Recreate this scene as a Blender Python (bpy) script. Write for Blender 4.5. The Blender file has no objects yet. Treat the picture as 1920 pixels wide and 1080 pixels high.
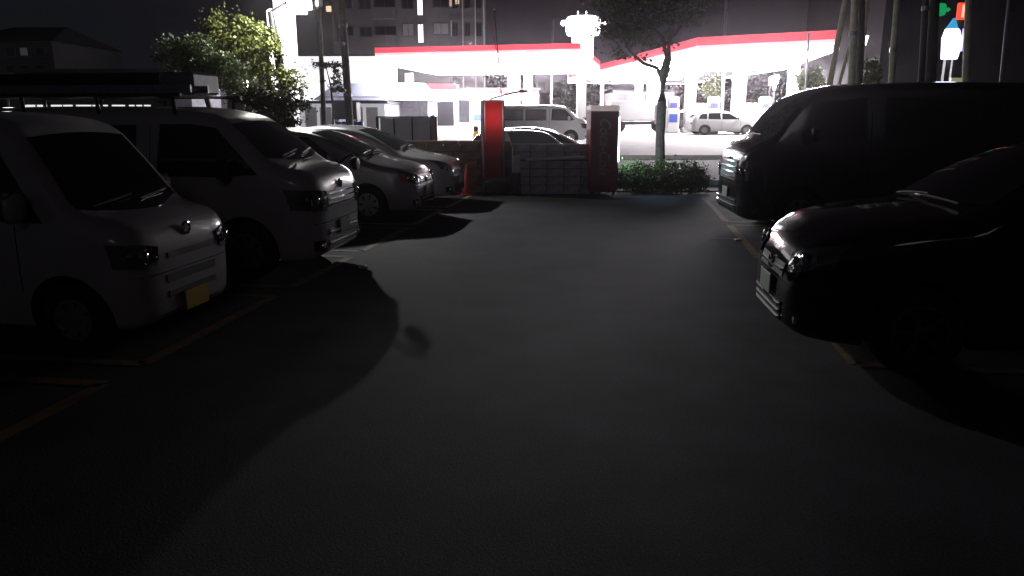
import bpy, bmesh, math, random
from mathutils import Vector, Matrix
from mathutils.bvhtree import BVHTree
R = math.radians
rnd = random.Random(7)
S = bpy.context.scene
C = S.collection

# ------------------------------------------------------------------ camera, world, exposure
FPX, CH = 1387.0, 1.8
PITCH = math.atan(325 / FPX)
cam = bpy.data.cameras.new('camera'); cam.sensor_width = 36; cam.lens = FPX / 1920 * 36
cam.clip_start = 0.05; cam.clip_end = 800
co = bpy.data.objects.new('camera', cam); C.objects.link(co)
co.location = (0, 0, CH); co.rotation_euler = (R(90) - PITCH, 0, 0)
S.camera = co
W = bpy.data.worlds.new('World'); S.world = W; W.use_nodes = True
nt = W.node_tree; nt.nodes.clear()
wo = nt.nodes.new('ShaderNodeOutputWorld'); bg = nt.nodes.new('ShaderNodeBackground')
tc = nt.nodes.new('ShaderNodeTexCoord'); sep = nt.nodes.new('ShaderNodeSeparateXYZ')
rmp = nt.nodes.new('ShaderNodeValToRGB'); rx = nt.nodes.new('ShaderNodeValToRGB'); mp = nt.nodes.new('ShaderNodeMapRange')
mx = nt.nodes.new('ShaderNodeMix'); mx.data_type = 'RGBA'; mx.blend_type = 'MULTIPLY'; mx.inputs[0].default_value = 1.0
nt.links.new(tc.outputs['Generated'], sep.inputs[0]); nt.links.new(sep.outputs[2], rmp.inputs[0])
mp.inputs['From Min'].default_value = -1; mp.inputs['From Max'].default_value = 1
nt.links.new(sep.outputs[0], mp.inputs['Value']); nt.links.new(mp.outputs[0], rx.inputs[0])
e = rmp.color_ramp.elements
e[0].position = 0.0; e[0].color = (1.15, 1.15, 1.15, 1)
e[1].position = 0.5; e[1].color = (0.55, 0.55, 0.55, 1)
m = rmp.color_ramp.elements.new(0.16); m.color = (1, 1, 1, 1)
e = rx.color_ramp.elements      # town glow: bluish grey to the left, purple over the station, brown-black to the right
e[0].position = 0.25; e[0].color = (.0105, .0125, .0165, 1); e[1].position = 0.72; e[1].color = (.0105, .0065, .0085, 1)
m = rx.color_ramp.elements.new(0.49); m.color = (.0190, .0115, .0190, 1)
nt.links.new(rmp.outputs[0], mx.inputs[6]); nt.links.new(rx.outputs[0], mx.inputs[7]); nt.links.new(mx.outputs[2], bg.inputs[0])
bg.inputs[1].default_value = 0.5
nt.links.new(bg.outputs[0], wo.inputs[0])
sn = bpy.data.lights.new('front_fill', 'SUN'); sn.energy = .02; sn.angle = R(12); sn.color = (1.0, .95, .97)  # soft directional fill added from behind the camera, not a real source
sno = bpy.data.objects.new('front_fill', sn); C.objects.link(sno); sno.rotation_euler = (R(70), 0, R(10))
S.view_settings.view_transform = 'Standard'; S.view_settings.look = 'None'
S.view_settings.exposure = 0; S.view_settings.gamma = 1; S.view_settings.use_curve_mapping = False
S.cycles.use_denoising = True
S.cycles.max_bounces = 5; S.cycles.diffuse_bounces = 2; S.cycles.glossy_bounces = 3
S.cycles.transmission_bounces = 3; S.cycles.sample_clamp_indirect = 3

def at(px, py, D):
    """point seen in direction (px,py) at depth Y=D (metres from the camera plane)"""
    a = (px - 960) / FPX; b = (540 - py) / FPX
    d = (a, math.cos(PITCH) + b * math.sin(PITCH), -math.sin(PITCH) + b * math.cos(PITCH))
    t = D / d[1]
    return Vector((d[0] * t, D, CH + d[2] * t))

# ------------------------------------------------------------------ materials
MAT = {}
def mat(name, col, rough=0.6, metal=0.0, coat=0.0, var=0.0, vscale=8.0, bump=0.0, bscale=60.0,
        emit=None, estr=0.0, spec=0.5, col2=None, detail=6.0, trans=0.0):
    if name in MAT: return MAT[name]
    mt = bpy.data.materials.new(name); mt.use_nodes = True
    n = mt.node_tree.nodes; l = mt.node_tree.links
    b = n['Principled BSDF']
    b.inputs['Base Color'].default_value = (*col, 1)
    b.inputs['Roughness'].default_value = rough; b.inputs['Metallic'].default_value = metal
    b.inputs['Coat Weight'].default_value = coat; b.inputs['Coat Roughness'].default_value = 0.04
    b.inputs['Specular IOR Level'].default_value = spec
    b.inputs['Transmission Weight'].default_value = trans
    t = n.new('ShaderNodeTexCoord')
    if var > 0:
        no = n.new('ShaderNodeTexNoise'); no.inputs['Scale'].default_value = vscale; no.inputs['Detail'].default_value = detail
        no.inputs['Roughness'].default_value = 0.65
        l.new(t.outputs['Object'], no.inputs['Vector'])
        r = n.new('ShaderNodeValToRGB'); l.new(no.outputs[0], r.inputs[0])
        c2 = col2 or tuple(c * (1 - var) for c in col)
        r.color_ramp.elements[0].position = 0.32; r.color_ramp.elements[0].color = (*c2, 1)
        r.color_ramp.elements[1].position = 0.68; r.color_ramp.elements[1].color = (*[min(1, c * (1 + var * .5)) for c in col], 1)
        l.new(r.outputs[0], b.inputs['Base Color'])
    if bump > 0:
        nb = n.new('ShaderNodeTexNoise'); nb.inputs['Scale'].default_value = bscale; nb.inputs['Detail'].default_value = 4
        l.new(t.outputs['Object'], nb.inputs['Vector'])
        bp = n.new('ShaderNodeBump'); bp.inputs['Strength'].default_value = bump; bp.inputs['Distance'].default_value = 0.01
        l.new(nb.outputs[0], bp.inputs['Height']); l.new(bp.outputs[0], b.inputs['Normal'])
    if emit:
        b.inputs['Emission Color'].default_value = (*emit, 1); b.inputs['Emission Strength'].default_value = estr
    MAT[name] = mt
    return mt

WHITE = mat('white paint', (.42, .405, .42), .28, coat=.8, var=.10, vscale=3)
KEIW = mat('white van paint', (.38, .365, .375), .32, coat=.6, var=.12, vscale=3)
SILVER = mat('silver paint', (.36, .35, .36), .30, metal=.45, coat=.8, var=.08, vscale=4)
PEARL = mat('pearl paint', (.55, .55, .55), .26, metal=.1, coat=.9, var=.06, vscale=4)
BLACK = mat('black paint', (.003, .003, .0035), .12, coat=.6, spec=.35, var=.2, vscale=3)
DARKP = mat('dark paint', (.012, .012, .014), .12, coat=1.0, var=.2, vscale=3)
VANP = mat('charcoal metallic paint', (.055, .06, .065), .24, metal=.75, coat=1.0, var=.15, vscale=3)
GLASSG = mat('greenish side glass', (.035, .055, .042), .03, spec=1.0, coat=1.0)
GLASS = mat('tinted glass', (.006, .008, .008), .04, spec=.7, coat=.3)
GLASS2 = mat('green windscreen glass', (.028, .042, .035), .05, spec=.8, coat=.4)
CHROME = mat('chrome', (.6, .6, .62), .08, metal=1, var=.05)
ALLOY = mat('alloy', (.32, .32, .33), .35, metal=.6, var=.1)
RUBBER = mat('rubber', (.012, .012, .012), .8, var=.2, vscale=20)
PLASTIC = mat('black plastic', (.012, .012, .012), .5, var=.2)
WELL = mat('wheel arch liner', (.006, .006, .006), .9)
LENS = mat('headlight lens', (.22, .23, .25), .07, metal=.8, coat=1.0, var=.5, vscale=18)
AMBER = mat('amber lens', (.35, .10, .01), .15, coat=.5)
PLATEW = mat('white plate', (.55, .60, .55), .4, var=.1, vscale=30)
PLATEG = mat('green plate', (.10, .16, .12), .4, var=.1, vscale=30)
PLATEY = mat('yellow plate', (.55, .36, .01), .4, var=.1, vscale=30)
GAP = mat('panel gap', (.01, .01, .01), .9)
CONC = mat('grey concrete', (.52, .50, .57), .85, var=.35, vscale=5, bump=.4, bscale=40)
CONCB = mat('brown concrete', (.30, .21, .16), .85, var=.4, vscale=5, bump=.4, bscale=40)
STEEL = mat('galvanised steel', (.30, .30, .33), .4, metal=.6, var=.3, vscale=14)
DKSTEEL = mat('dark steel', (.05, .05, .055), .55, metal=.3, var=.3, vscale=14)
POLEC = mat('pole concrete', (.22, .20, .16), .8, var=.3, vscale=3, bump=.2)
WHITEM = mat('white enamel', (.7, .7, .7), .4, var=.08)
REDP = mat('red enamel', (.42, .012, .015), .35, coat=.3, var=.15, vscale=3)
BROWNR = mat('dark red side panel', (.30, .035, .035), .38, coat=.3, var=.25, vscale=4)
SCRIPT = mat('faded script paint', (.50, .26, .24), .5, var=.3, vscale=14)
CONE = mat('cone plastic', (.60, .06, .05), .45, var=.15, vscale=9)
BARK = mat('bark', (.10, .075, .06), .9, var=.45, vscale=12, bump=.8, bscale=25)
LEAFA = mat('pale green leaves', (.32, .40, .24), .55, var=.5, vscale=6, trans=0)
LEAFB = mat('yellow green leaves', (.23, .26, .08), .55, var=.5, vscale=6)
LEAFD = mat('dark leaves', (.085, .10, .04), .6, var=.5, vscale=5)
LEAFH = mat('hedge leaves', (.11, .17, .035), .6, var=.5, vscale=5)
FACADE = mat('apartment facade', (.13, .115, .12), .85, var=.25, vscale=.5, emit=(.5, .42, .46), estr=.0)
DARKB = mat('dark building', (.035, .034, .038), .85, var=.3, vscale=.6)
DARKWIN = mat('unlit window', (.02, .02, .024), .15)
GREYWIN = mat('curtained window', (.25, .24, .25), .5, var=.3, vscale=3, emit=(.7, .65, .7), estr=.03)
LITW = mat('lit window', (.8, .8, .8), .5, emit=(1, .95, .95), estr=1.6)
LITY = mat('warm lit window', (.8, .7, .5), .5, emit=(1, .72, .42), estr=.9)
LITBAND = mat('lit shop window', (.8, .8, .8), .5, emit=(.95, .98, 1), estr=.9)
REDLIT = mat('backlit red fascia', (.5, .02, .03), .4, emit=(1, .09, .14), estr=.95)
PINKBLOOM = mat('pink bloom stripe', (.7, .4, .4), .4, emit=(1, .42, .45), estr=1.5)
WHITELIT = mat('backlit white fascia', (.8, .8, .8), .4, emit=(1, .93, .97), estr=2.6)
SIGNLIT = mat('backlit white sign', (.8, .8, .8), .4, emit=(1, .97, 1), estr=4.0)
PANEL = mat('canopy light panel', (.8, .8, .8), .4, emit=(1, .94, .98), estr=150)
FLOOD = mat('floodlight lens', (.8, .8, .8), .3, emit=(1, .96, .80), estr=12)
LAMPW = mat('lamp glass', (.8, .8, .8), .3, emit=(.95, .97, 1), estr=14)
CEIL = mat('canopy ceiling', (.8, .78, .8), .5, var=.05)
BLUE = mat('blue plastic', (.05, .10, .45), .4, var=.1)
YEL = mat('yellow enamel', (.75, .48, .03), .4, var=.1)
ORG = mat('orange plastic', (.75, .20, .02), .4, var=.1)
GRP = mat('grey sheet panel', (.50, .55, .68), .5, var=.12, vscale=2)

# ------------------------------------------------------------------ mesh helpers
class MB:
    def __init__(s): s.v = []; s.f = []; s.mi = []
    def add(s, vs, fs, mi=0):
        o = len(s.v); s.v += [tuple(p) for p in vs]
        s.f += [tuple(i + o for i in f) for f in fs]; s.mi += [mi] * len(fs)
        return s
    def box(s, c, d, rz=0, bev=0.0, mi=0):
        cx, cy, cz = c; x, y, z = d[0] / 2, d[1] / 2, d[2] / 2
        cr, sr = math.cos(rz), math.sin(rz)
        b = min(bev, x * .9, y * .9, z * .9)
        if b <= 0:
            vs = [(sx * x, sy * y, sz * z) for sz in (-1, 1) for sy in (-1, 1) for sx in (-1, 1)]
            fs = [(0, 2, 3, 1), (4, 5, 7, 6), (0, 1, 5, 4), (2, 6, 7, 3), (0, 4, 6, 2), (1, 3, 7, 5)]
        else:
            vs = []
            for (zz, ins) in ((-z, b), (-z + b, 0), (z - b, 0), (z, b)):
                xi, yi = x - ins, y - ins
                bb = b
                for (ax, ay) in ((xi - bb, -yi), (xi, -yi + bb), (xi, yi - bb), (xi - bb, yi), (-xi + bb, yi), (-xi, yi - bb), (-xi, -yi + bb), (-xi + bb, -yi)):
                    vs.append((ax, ay, zz))
            fs = [tuple(range(7, -1, -1)), tuple(range(24, 32))]
            for k in range(3):
                for i in range(8):
                    j = (i + 1) % 8; fs.append((k * 8 + i, k * 8 + j, k * 8 + 8 + j, k * 8 + 8 + i))
        vs = [(cx + vx * cr - vy * sr, cy + vx * sr + vy * cr, cz + vz) for vx, vy, vz in vs]
        return s.add(vs, fs, mi)
    def tube(s, pts, r, n=8, r2=None, mi=0):
        pts = [Vector(p) for p in pts]; vs = []; N = len(pts)
        for k, p in enumerate(pts):
            d = (pts[min(k + 1, N - 1)] - pts[max(k - 1, 0)]).normalized()
            u = d.cross(Vector((0, 0, 1)))
            if u.length < .05: u = d.cross(Vector((1, 0, 0)))
            u.normalize(); w = d.cross(u)
            rr = r[k] if isinstance(r, (list, tuple)) else (r if r2 is None else r + (r2 - r) * k / (N - 1))
            for i in range(n):
                a = 2 * math.pi * i / n; vs.append(p + u * math.cos(a) * rr + w * math.sin(a) * rr)
        fs = [tuple(range(n)), tuple(range(N * n - 1, (N - 1) * n - 1, -1))]
        for k in range(N - 1):
            for i in range(n):
                j = (i + 1) % n; fs.append((k * n + i, k * n + n + i, k * n + n + j, k * n + j))
        return s.add(vs, fs, mi)
    def lathe(s, prof, c=(0, 0, 0), axis='z', n=20, mi=0, cap=True):
        vs = []; N = len(prof)
        for r, h in prof:
            for i in range(n):
                a = 2 * math.pi * i / n; p = (r * math.cos(a), r * math.sin(a), h)
                if axis == 'y': p = (p[0], p[2], p[1])
                if axis == 'x': p = (p[2], p[0], p[1])
                vs.append((c[0] + p[0], c[1] + p[1], c[2] + p[2]))
        fs = []
        for k in range(N - 1):
            for i in range(n):
                j = (i + 1) % n; fs.append((k * n + i, k * n + j, k * n + n + j, k * n + n + i))
        closed = prof[0] == prof[-1] or not cap
        if prof[0][0] > 1e-4 and not closed: fs.append(tuple(range(n - 1, -1, -1)))
        if prof[-1][0] > 1e-4 and not closed: fs.append(tuple(range((N - 1) * n, N * n)))
        return s.add(vs, fs, mi)
    def prism(s, poly, z0, z1, mi=0):
        n = len(poly); vs = [(x, y, z0) for x, y in poly] + [(x, y, z1) for x, y in poly]
        fs = [tuple(range(n - 1, -1, -1)), tuple(range(n, 2 * n))]
        for i in range(n):
            j = (i + 1) % n; fs.append((i, j, n + j, n + i))
        return s.add(vs, fs, mi)
    def build(s, name, m, parent=None, smooth=False, loc=None):
        me = bpy.data.meshes.new(name); me.from_pydata(s.v, [], s.f)
        ms = m if isinstance(m, (list, tuple)) else [m]
        for x in ms: me.materials.append(x)
        if len(ms) > 1: me.polygons.foreach_set('material_index', s.mi)
        me.update()
        if smooth:
            me.polygons.foreach_set('use_smooth', [True] * len(me.polygons))
            try: me.set_sharp_from_angle(angle=R(smooth if smooth is not True else 38))
            except Exception: pass
        o = bpy.data.objects.new(name, me); C.objects.link(o)
        if parent is not None: o.parent = parent
        if loc is not None: o.location = loc
        return o

def empty(name, loc, rz=0):
    o = bpy.data.objects.new(name, None); C.objects.link(o); o.location = loc; o.rotation_euler = (0, 0, rz)
    o.empty_display_size = .2
    return o
def tag(o, label=None, cat=None, group=None, kind=None):
    if label: o['label'] = label
    if cat: o['category'] = cat
    if group: o['group'] = group
    if kind: o['kind'] = kind
    return o
def copy_tree(o, parent=None):
    c = o.copy(); C.objects.link(c); c.parent = parent
    for ch in list(o.children): copy_tree(ch, c)
    return c
def share(o, loc, parent=None, rz=None):
    c = o.copy(); C.objects.link(c); c.location = loc
    if parent is not None: c.parent = parent
    if rz is not None: c.rotation_euler = (0, 0, rz)
    return c

def pchip(pts):
    xs = [p[0] for p in pts]; ys = [p[1] for p in pts]; n = len(xs)
    h = [xs[i + 1] - xs[i] for i in range(n - 1)]; d = [(ys[i + 1] - ys[i]) / h[i] for i in range(n - 1)]
    mm = [0] * n; mm[0] = d[0]; mm[-1] = d[-1]
    for i in range(1, n - 1):
        if d[i - 1] * d[i] > 0:
            w1 = 2 * h[i] + h[i - 1]; w2 = h[i] + 2 * h[i - 1]; mm[i] = (w1 + w2) / (w1 / d[i - 1] + w2 / d[i])
    def f(x):
        if x <= xs[0]: return ys[0]
        if x >= xs[-1]: return ys[-1]
        i = 0
        while x > xs[i + 1]: i += 1
        t = (x - xs[i]) / h[i]; t2 = t * t; t3 = t2 * t
        return (2 * t3 - 3 * t2 + 1) * ys[i] + (t3 - 2 * t2 + t) * h[i] * mm[i] + (-2 * t3 + 3 * t2) * ys[i + 1] + (t3 - t2) * h[i] * mm[i + 1]
    return f

# ------------------------------------------------------------------ vehicles
def fixn(me):
    bm = bmesh.new(); bm.from_mesh(me); bmesh.ops.recalc_face_normals(bm, faces=bm.faces); bm.to_mesh(me); bm.free()
def make_body(sp, paint):
    L, Wd = sp['L'], sp['W'] / 2
    top = pchip(sp['top']); bot = pchip(sp['bot'])
    belt, tum = sp['belt'], sp['tumble']
    def plan(s, r, f0, n=2.6):
        if s >= r: return 1.0
        u = max(0.0, 1 - (r - s) / r * 1.0); t = 1 - u
        return f0 + (1 - f0) * (1 - t ** n) ** (1 / n)
    def wp(s): return Wd * min(plan(s, sp['rf'], sp.get('f0', .6)), plan(L - s, sp['rr'], sp.get('f1', .75)))
    def hw(s, z):
        w = wp(s)
        if z > belt: w -= tum * (z - belt) * (1 + .25 * (z - belt))
        if z < .55: w -= .10 * ((.55 - z) / .55) ** 2
        w += .012 * math.sin(max(0, min(1, (z - .3) / max(.1, belt - .3))) * math.pi)
        return w
    ss = set()
    for i in range(17): ss.add(round(sp['rf'] * (i / 16) ** 1.7, 4))
    for i in range(13): ss.add(round(L - sp['rr'] * (i / 12) ** 1.7, 4))
    n = int(L / .09)
    for i in range(1, n): ss.add(round(L * i / n, 4))
    for p in sp['top']: ss.add(p[0])
    ss = sorted(ss); out = [ss[0]]
    for s in ss[1:]:
        if s - out[-1] > .006: out.append(s)
    ss = out
    rings = []
    for s in ss:
        zt, zb = top(s), bot(s)
        rc = min(sp.get('rc', .13), (zt - zb) * .33)
        zt0 = zt - .0
        wt = hw(s, zt - rc)
        ry = min(sp.get('ry', .22), wt * .5)
        half = [(0, zb), (hw(s, zb) * .5, zb), (hw(s, zb) - .05, zb), (hw(s, zb + .04) - .01, zb + .035)]
        for k in range(13):
            z = zb + .08 * (zt - zb) + (zt - rc - zb - .08 * (zt - zb)) * k / 12; half.append((hw(s, z), z))
        for k in range(1, 7):
            a = R(15 * k); half.append((wt - ry + ry * math.cos(a), zt - rc + rc * math.sin(a)))
        cr = sp.get('crown', .03) * min(1, wt / Wd)
        ytop = wt - ry
        half = [(y, z) for y, z in half]
        for fr in (.66, .33, 0): half.append((ytop * fr, zt + cr * (1 - fr * fr)))
        x = L / 2 - s
        ring = [(x, y, z) for y, z in half] + [(x, -y, z) for y, z in reversed(half[1:-1])]
        rings.append(ring)
    mb = MB(); N = len(rings[0]); vs = [p for r in rings for p in r]; fs = []
    for k in range(len(rings) - 1):
        for i in range(N):
            j = (i + 1) % N; fs.append((k * N + i, k * N + j, (k + 1) * N + j, (k + 1) * N + i))
    fs.append(tuple(range(N - 1, -1, -1))); fs.append(tuple(range((len(rings) - 1) * N, len(rings) * N)))
    mb.add(vs, fs)
    o = mb.build('body', [paint, WELL]); fixn(o.data)
    # wheel arches, cut with real cylinders
    cuts = []
    for sx in sp['wheels']:
        for sy in (-1, 1):
            c = MB(); r = sp['wr'] + .055; cx_, cz_ = L / 2 - sx, sp['wr'] + .01; yc = sy * (Wd - .07)
            pl_ = [(cx_ + r * math.cos(R(a_)), cz_ + r * math.sin(R(a_))) for a_ in range(0, 181, 9)] + [(cx_ - r, -.1), (cx_ + r, -.1)]
            n_ = len(pl_); c.add([(x, yc - .19, z) for x, z in pl_] + [(x, yc + .19, z) for x, z in pl_],
                [tuple(range(n_)), tuple(range(2 * n_ - 1, n_ - 1, -1))] + [(i, n_ + i, n_ + (i + 1) % n_, (i + 1) % n_) for i in range(n_)])
            cuts.append(c.build('cut', [WELL])); fixn(cuts[-1].data)
    for c in cuts:
        md = o.modifiers.new('b', 'BOOLEAN'); md.operation = 'DIFFERENCE'; md.object = c; md.solver = 'EXACT'; md.use_self = True
        md.material_mode = 'TRANSFER'
    dg = bpy.context.evaluated_depsgraph_get(); dg.update()
    me = bpy.data.meshes.new_from_object(o.evaluated_get(dg))
    o.modifiers.clear(); old = o.data; o.data = me; me.name = 'body'; bpy.data.meshes.remove(old)
    for c in cuts:
        cm = c.data; bpy.data.objects.remove(c); bpy.data.meshes.remove(cm)
    me.polygons.foreach_set('use_smooth', [True] * len(me.polygons)); me.set_sharp_from_angle(angle=R(35))
    bvh = BVHTree.FromPolygons([tuple(v.co) for v in me.vertices], [tuple(p.vertices) for p in me.polygons])
    return o, bvh

def patch(bvh, L, proj, bottom, top, off=.005, nu=10, nv=4, mb=None):
    """bottom/top: polylines in (s,z) for sides, (y,z) for front/back, (s,y) for top"""
    mb = mb or MB()
    def lerp(pl, t):
        n = len(pl) - 1; k = min(n - 1, int(t * n)); u = t * n - k
        return pl[k][0] + (pl[k + 1][0] - pl[k][0]) * u, pl[k][1] + (pl[k + 1][1] - pl[k][1]) * u
    outer = []; inner = []
    last = None
    for j in range(nv + 1):
        for i in range(nu + 1):
            a = lerp(bottom, i / nu); b = lerp(top, i / nu); v = j / nv
            p, q = a[0] + (b[0] - a[0]) * v, a[1] + (b[1] - a[1]) * v
            if proj in 'RL':
                sg = -1 if proj == 'R' else 1
                o, d = Vector((L / 2 - p, sg * 3, q)), Vector((0, -sg, 0))
            elif proj == 'F': o, d = Vector((L / 2 + 2, p, q)), Vector((-1, 0, 0))
            elif proj == 'B': o, d = Vector((-L / 2 - 2, p, q)), Vector((1, 0, 0))
            else: o, d = Vector((L / 2 - p, q, 4)), Vector((0, 0, -1))
            h, nrm, _, _ = bvh.ray_cast(o, d)
            if h is None:
                if last is None: last = (o + d * 2.5, -d)
                h, nrm = Vector(last[0]), last[1]
                if proj in 'RL': h.x = o.x; h.z = o.z
                elif proj in 'FB': h.y = o.y; h.z = o.z
                else: h.x = o.x; h.y = o.y
            else: last = (h.copy(), nrm)
            if nrm.dot(d) > 0: nrm = -nrm
            outer.append(h + nrm * off - d * off * .3); inner.append(h - nrm * .012)
    vs = outer + inner; nn = nu + 1; M = len(outer); fs = []
    flip = proj in 'LB'
    for j in range(nv):
        for i in range(nu):
            f = (j * nn + i, j * nn + i + 1, (j + 1) * nn + i + 1, (j + 1) * nn + i)
            fs.append(f)
    edge = [i for i in range(nn)] + [j * nn + nu for j in range(1, nv + 1)] + [nv * nn + i for i in range(nu - 1, -1, -1)] + [j * nn for j in range(nv - 1, 0, -1)]
    for k in range(len(edge)):
        a, b = edge[k], edge[(k + 1) % len(edge)]; fs.append((b, a, a + M, b + M))
    return mb.add(vs, fs)

def make_wheel(r, w, rim_r, style, parent, loc, side, rmat=None):
    rmat = rmat or ALLOY
    t = MB()
    t.lathe([(rim_r, -w / 2), (r - .03, -w / 2), (r, -w / 2 + .03), (r, w / 2 - .03), (r - .03, w / 2), (rim_r, w / 2), (rim_r, -w / 2)], (0, 0, 0), 'y', 26)
    wh = t.build('wheel', RUBBER, parent, smooth=True, loc=loc)
    q = MB(); o = side * (w / 2 - .03)
    q.lathe([(rim_r + .004, o - side * .10), (rim_r + .004, o + side * .02), (rim_r - .025, o + side * .022), (rim_r - .03, o - side * .03)], (0, 0, 0), 'y', 26, cap=False)
    q.lathe([(.055, o - side * .03), (.055, o + side * .015), (.0, o + side * .02)], (0, 0, 0), 'y', 14)
    ns = 7 if style == 'cap' else 5
    for k in range(ns):
        a = 2 * math.pi * k / ns
        wd = .048 if style == 'cap' else .03
        vs = []
        for (rr, ww, yy) in ((.04, wd * .6, o + side * .01), (rim_r - .02, wd, o + side * .012)):
            for sgn in (-1, 1):
                for y2 in (yy, yy - side * .03):
                    vs.append((rr * math.cos(a) - sgn * ww * math.sin(a), y2, rr * math.sin(a) + sgn * ww * math.cos(a)))
        q.add(vs, [(0, 2, 6, 4), (1, 5, 7, 3), (0, 4, 5, 1), (2, 3, 7, 6), (4, 6, 7, 5), (0, 1, 3, 2)])
    q.build('rim', rmat, wh, smooth=30)
    bk = MB(); bk.lathe([(rim_r, -side * .01), (.001, -side * .01)], (0, 0, 0), 'y', 20); bk.build('brake_disc', DKSTEEL, wh)
    return wh

def make_car(name, sp, paint, loc, rz, label, cat, group=None, glass=None, wglass=None):
    root = empty(name, loc, rz); tag(root, label, cat, group)
    body, bvh = make_body(sp, paint); body.parent = root
    L, Wd = sp['L'], sp['W'] / 2
    G = glass or GLASS; WG = wglass or GLASS2
    P = lambda n, m, proj, b, t, **k: patch(bvh, L, proj, b, t, **k).build(n, m, root, smooth=60)
    for i, sx in enumerate(sp['wheels']):
        for sy in (-1, 1):
            make_wheel(sp['wr'], .19, sp['rim'], sp.get('wstyle', 'cap'), root, (L / 2 - sx, sy * (Wd - .11), sp['wr']), sy, sp.get('rimmat'))
    if sp['screen'][0] == 'F':
        z0, z1, y0, y1 = sp['screen'][1:]
        n = 8
        b = [(-y0 + 2 * y0 * i / n, z0 + .05 * (abs(2 * i / n - 1)) ** 2) for i in range(n + 1)]
        t = [(-y1 + 2 * y1 * i / n, z1 - .03 * (abs(2 * i / n - 1)) ** 2) for i in range(n + 1)]
        ws = P('windscreen', WG, 'F', b, t, nu=16, nv=8)
    else:
        s0, s1, y0, y1 = sp['screen'][1:]
        n = 8
        b = [(s0 + .10 * abs(2 * i / n - 1) ** 2, -y0 + 2 * y0 * i / n) for i in range(n + 1)]
        t = [(s1 + .05 * abs(2 * i / n - 1) ** 2, -y1 + 2 * y1 * i / n) for i in range(n + 1)]
        ws = P('windscreen', WG, 'T', b, t, nu=16, nv=8)
    for pr in 'RL':
        for (b, t) in sp['windows']: P('side_window', G, pr, b, t, nu=12, nv=5)
        for (s, z) in sp.get('handles', []):
            P('door_handle', paint if sp.get('hpaint', 1) else PLASTIC, pr, [(s, z), (s + .17, z)], [(s, z + .03), (s + .17, z + .03)], off=.03, nu=4, nv=1)
        for (a, b2) in sp.get('seams', []):
            if a[0] == b2[0]: P('door_seam', GAP, pr, [(a[0] - .004, a[1]), (a[0] + .004, a[1])], [(b2[0] - .004, b2[1]), (b2[0] + .004, b2[1])], off=.0015, nu=1, nv=10)
            else: P('door_seam', GAP, pr, [(a[0], a[1] - .004), (b2[0], b2[1] - .004)], [(a[0], a[1] + .004), (b2[0], b2[1] + .004)], off=.0015, nu=14, nv=1)
    if 'roofback' in sp:
        y0, y1, z0, z1 = sp['roofback']; P('rear_window', G, 'B', [(-y0, z0), (y0, z0)], [(-y1, z1), (y1, z1)], nu=8, nv=4)
    zl = sp['tail']
    for sg in (-1, 1):
        P('tail_light', mat('tail lens', (.25, .01, .01), .15, coat=.5), 'B', [(sg * zl[0], zl[2]), (sg * zl[1], zl[2])], [(sg * zl[0], zl[3]), (sg * zl[1], zl[3])], nu=4, nv=4, off=.015)
    # headlights
    for sg in (-1, 1):
        b, t = sp['lamp']
        hb = [(sg * y, z) for y, z in b]; ht = [(sg * y, z) for y, z in t]
        hl = P('headlight', LENS, 'F', hb, ht, nu=10, nv=5, off=.012)
        # projector bowl seen as bright ring under the lens
        cy = sum(p[0] for p in hb + ht) / (len(hb) + len(ht)); cz = sum(p[1] for p in hb + ht) / (len(hb) + len(ht))
        h, nrm, _, _ = bvh.ray_cast(Vector((L / 2 + 2, cy, cz)), Vector((-1, 0, 0)))
        if h is not None:
            for (dy_, dz_, k_) in ((0, 0, 1), (-.095 * sg, -.02, .55), (.085 * sg, .015, .6)):
                h, nrm, _, _ = bvh.ray_cast(Vector((L / 2 + 2, cy + dy_, cz + dz_)), Vector((-1, 0, 0)))
                if h is None: continue
                q = MB(); q.lathe([(.062 * k_, .0), (.058 * k_, .024), (.045 * k_, .014), (.03 * k_, .026), (.0, .03)], (h.x + .004, cy + dy_, cz + dz_), 'x', 14)
                q.build('reflector', CHROME, hl, smooth=50)
        if 'turn' in sp:
            b, t = sp['turn']; P('turn_signal', AMBER, 'F', [(sg * y, z) for y, z in b], [(sg * y, z) for y, z in t], nu=4, nv=4, off=.014)
        if 'fog' in sp:
            y, z, rr = sp['fog']
            P('fog_recess', PLASTIC, 'F', [(sg * (y - rr * 1.5), z - rr), (sg * (y + rr * 1.5), z - rr)], [(sg * (y - rr), z + rr), (sg * (y + rr * 1.8), z + rr)], nu=5, nv=4, off=.006)
            h, nrm, _, _ = bvh.ray_cast(Vector((L / 2 + 2, sg * y, z)), Vector((-1, 0, 0)))
            if h is not None:
                q = MB(); q.lathe([(rr * .7, 0), (rr * .6, .02), (0, .026)], (h.x + .004, sg * y, z), 'x', 14); q.build('fog_light', CHROME, root, smooth=50)
    for (y, z0, z1, kind) in sp['grille']:
        g = P('grille', PLASTIC, 'F', [(-y, z0), (y, z0)], [(-y * 1.02, z1), (y * 1.02, z1)], nu=12, nv=3, off=.006)
        if kind:
            for k in range(kind):
                zz = z0 + (z1 - z0) * (k + .5) / kind
                patch(bvh, L, 'F', [(-y * .98, zz - .008), (y * .98, zz - .008)], [(-y * .98, zz + .008), (y * .98, zz + .008)], nu=12, nv=1, off=.022).build('grille_bar', CHROME if sp.get('chromebar') else PLASTIC, g, smooth=50)
    # badge, plate
    by, bz = 0, sp['badge']
    h, nrm, _, _ = bvh.ray_cast(Vector((L / 2 + 2, 0, bz)), Vector((-1, 0, 0)))
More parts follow.
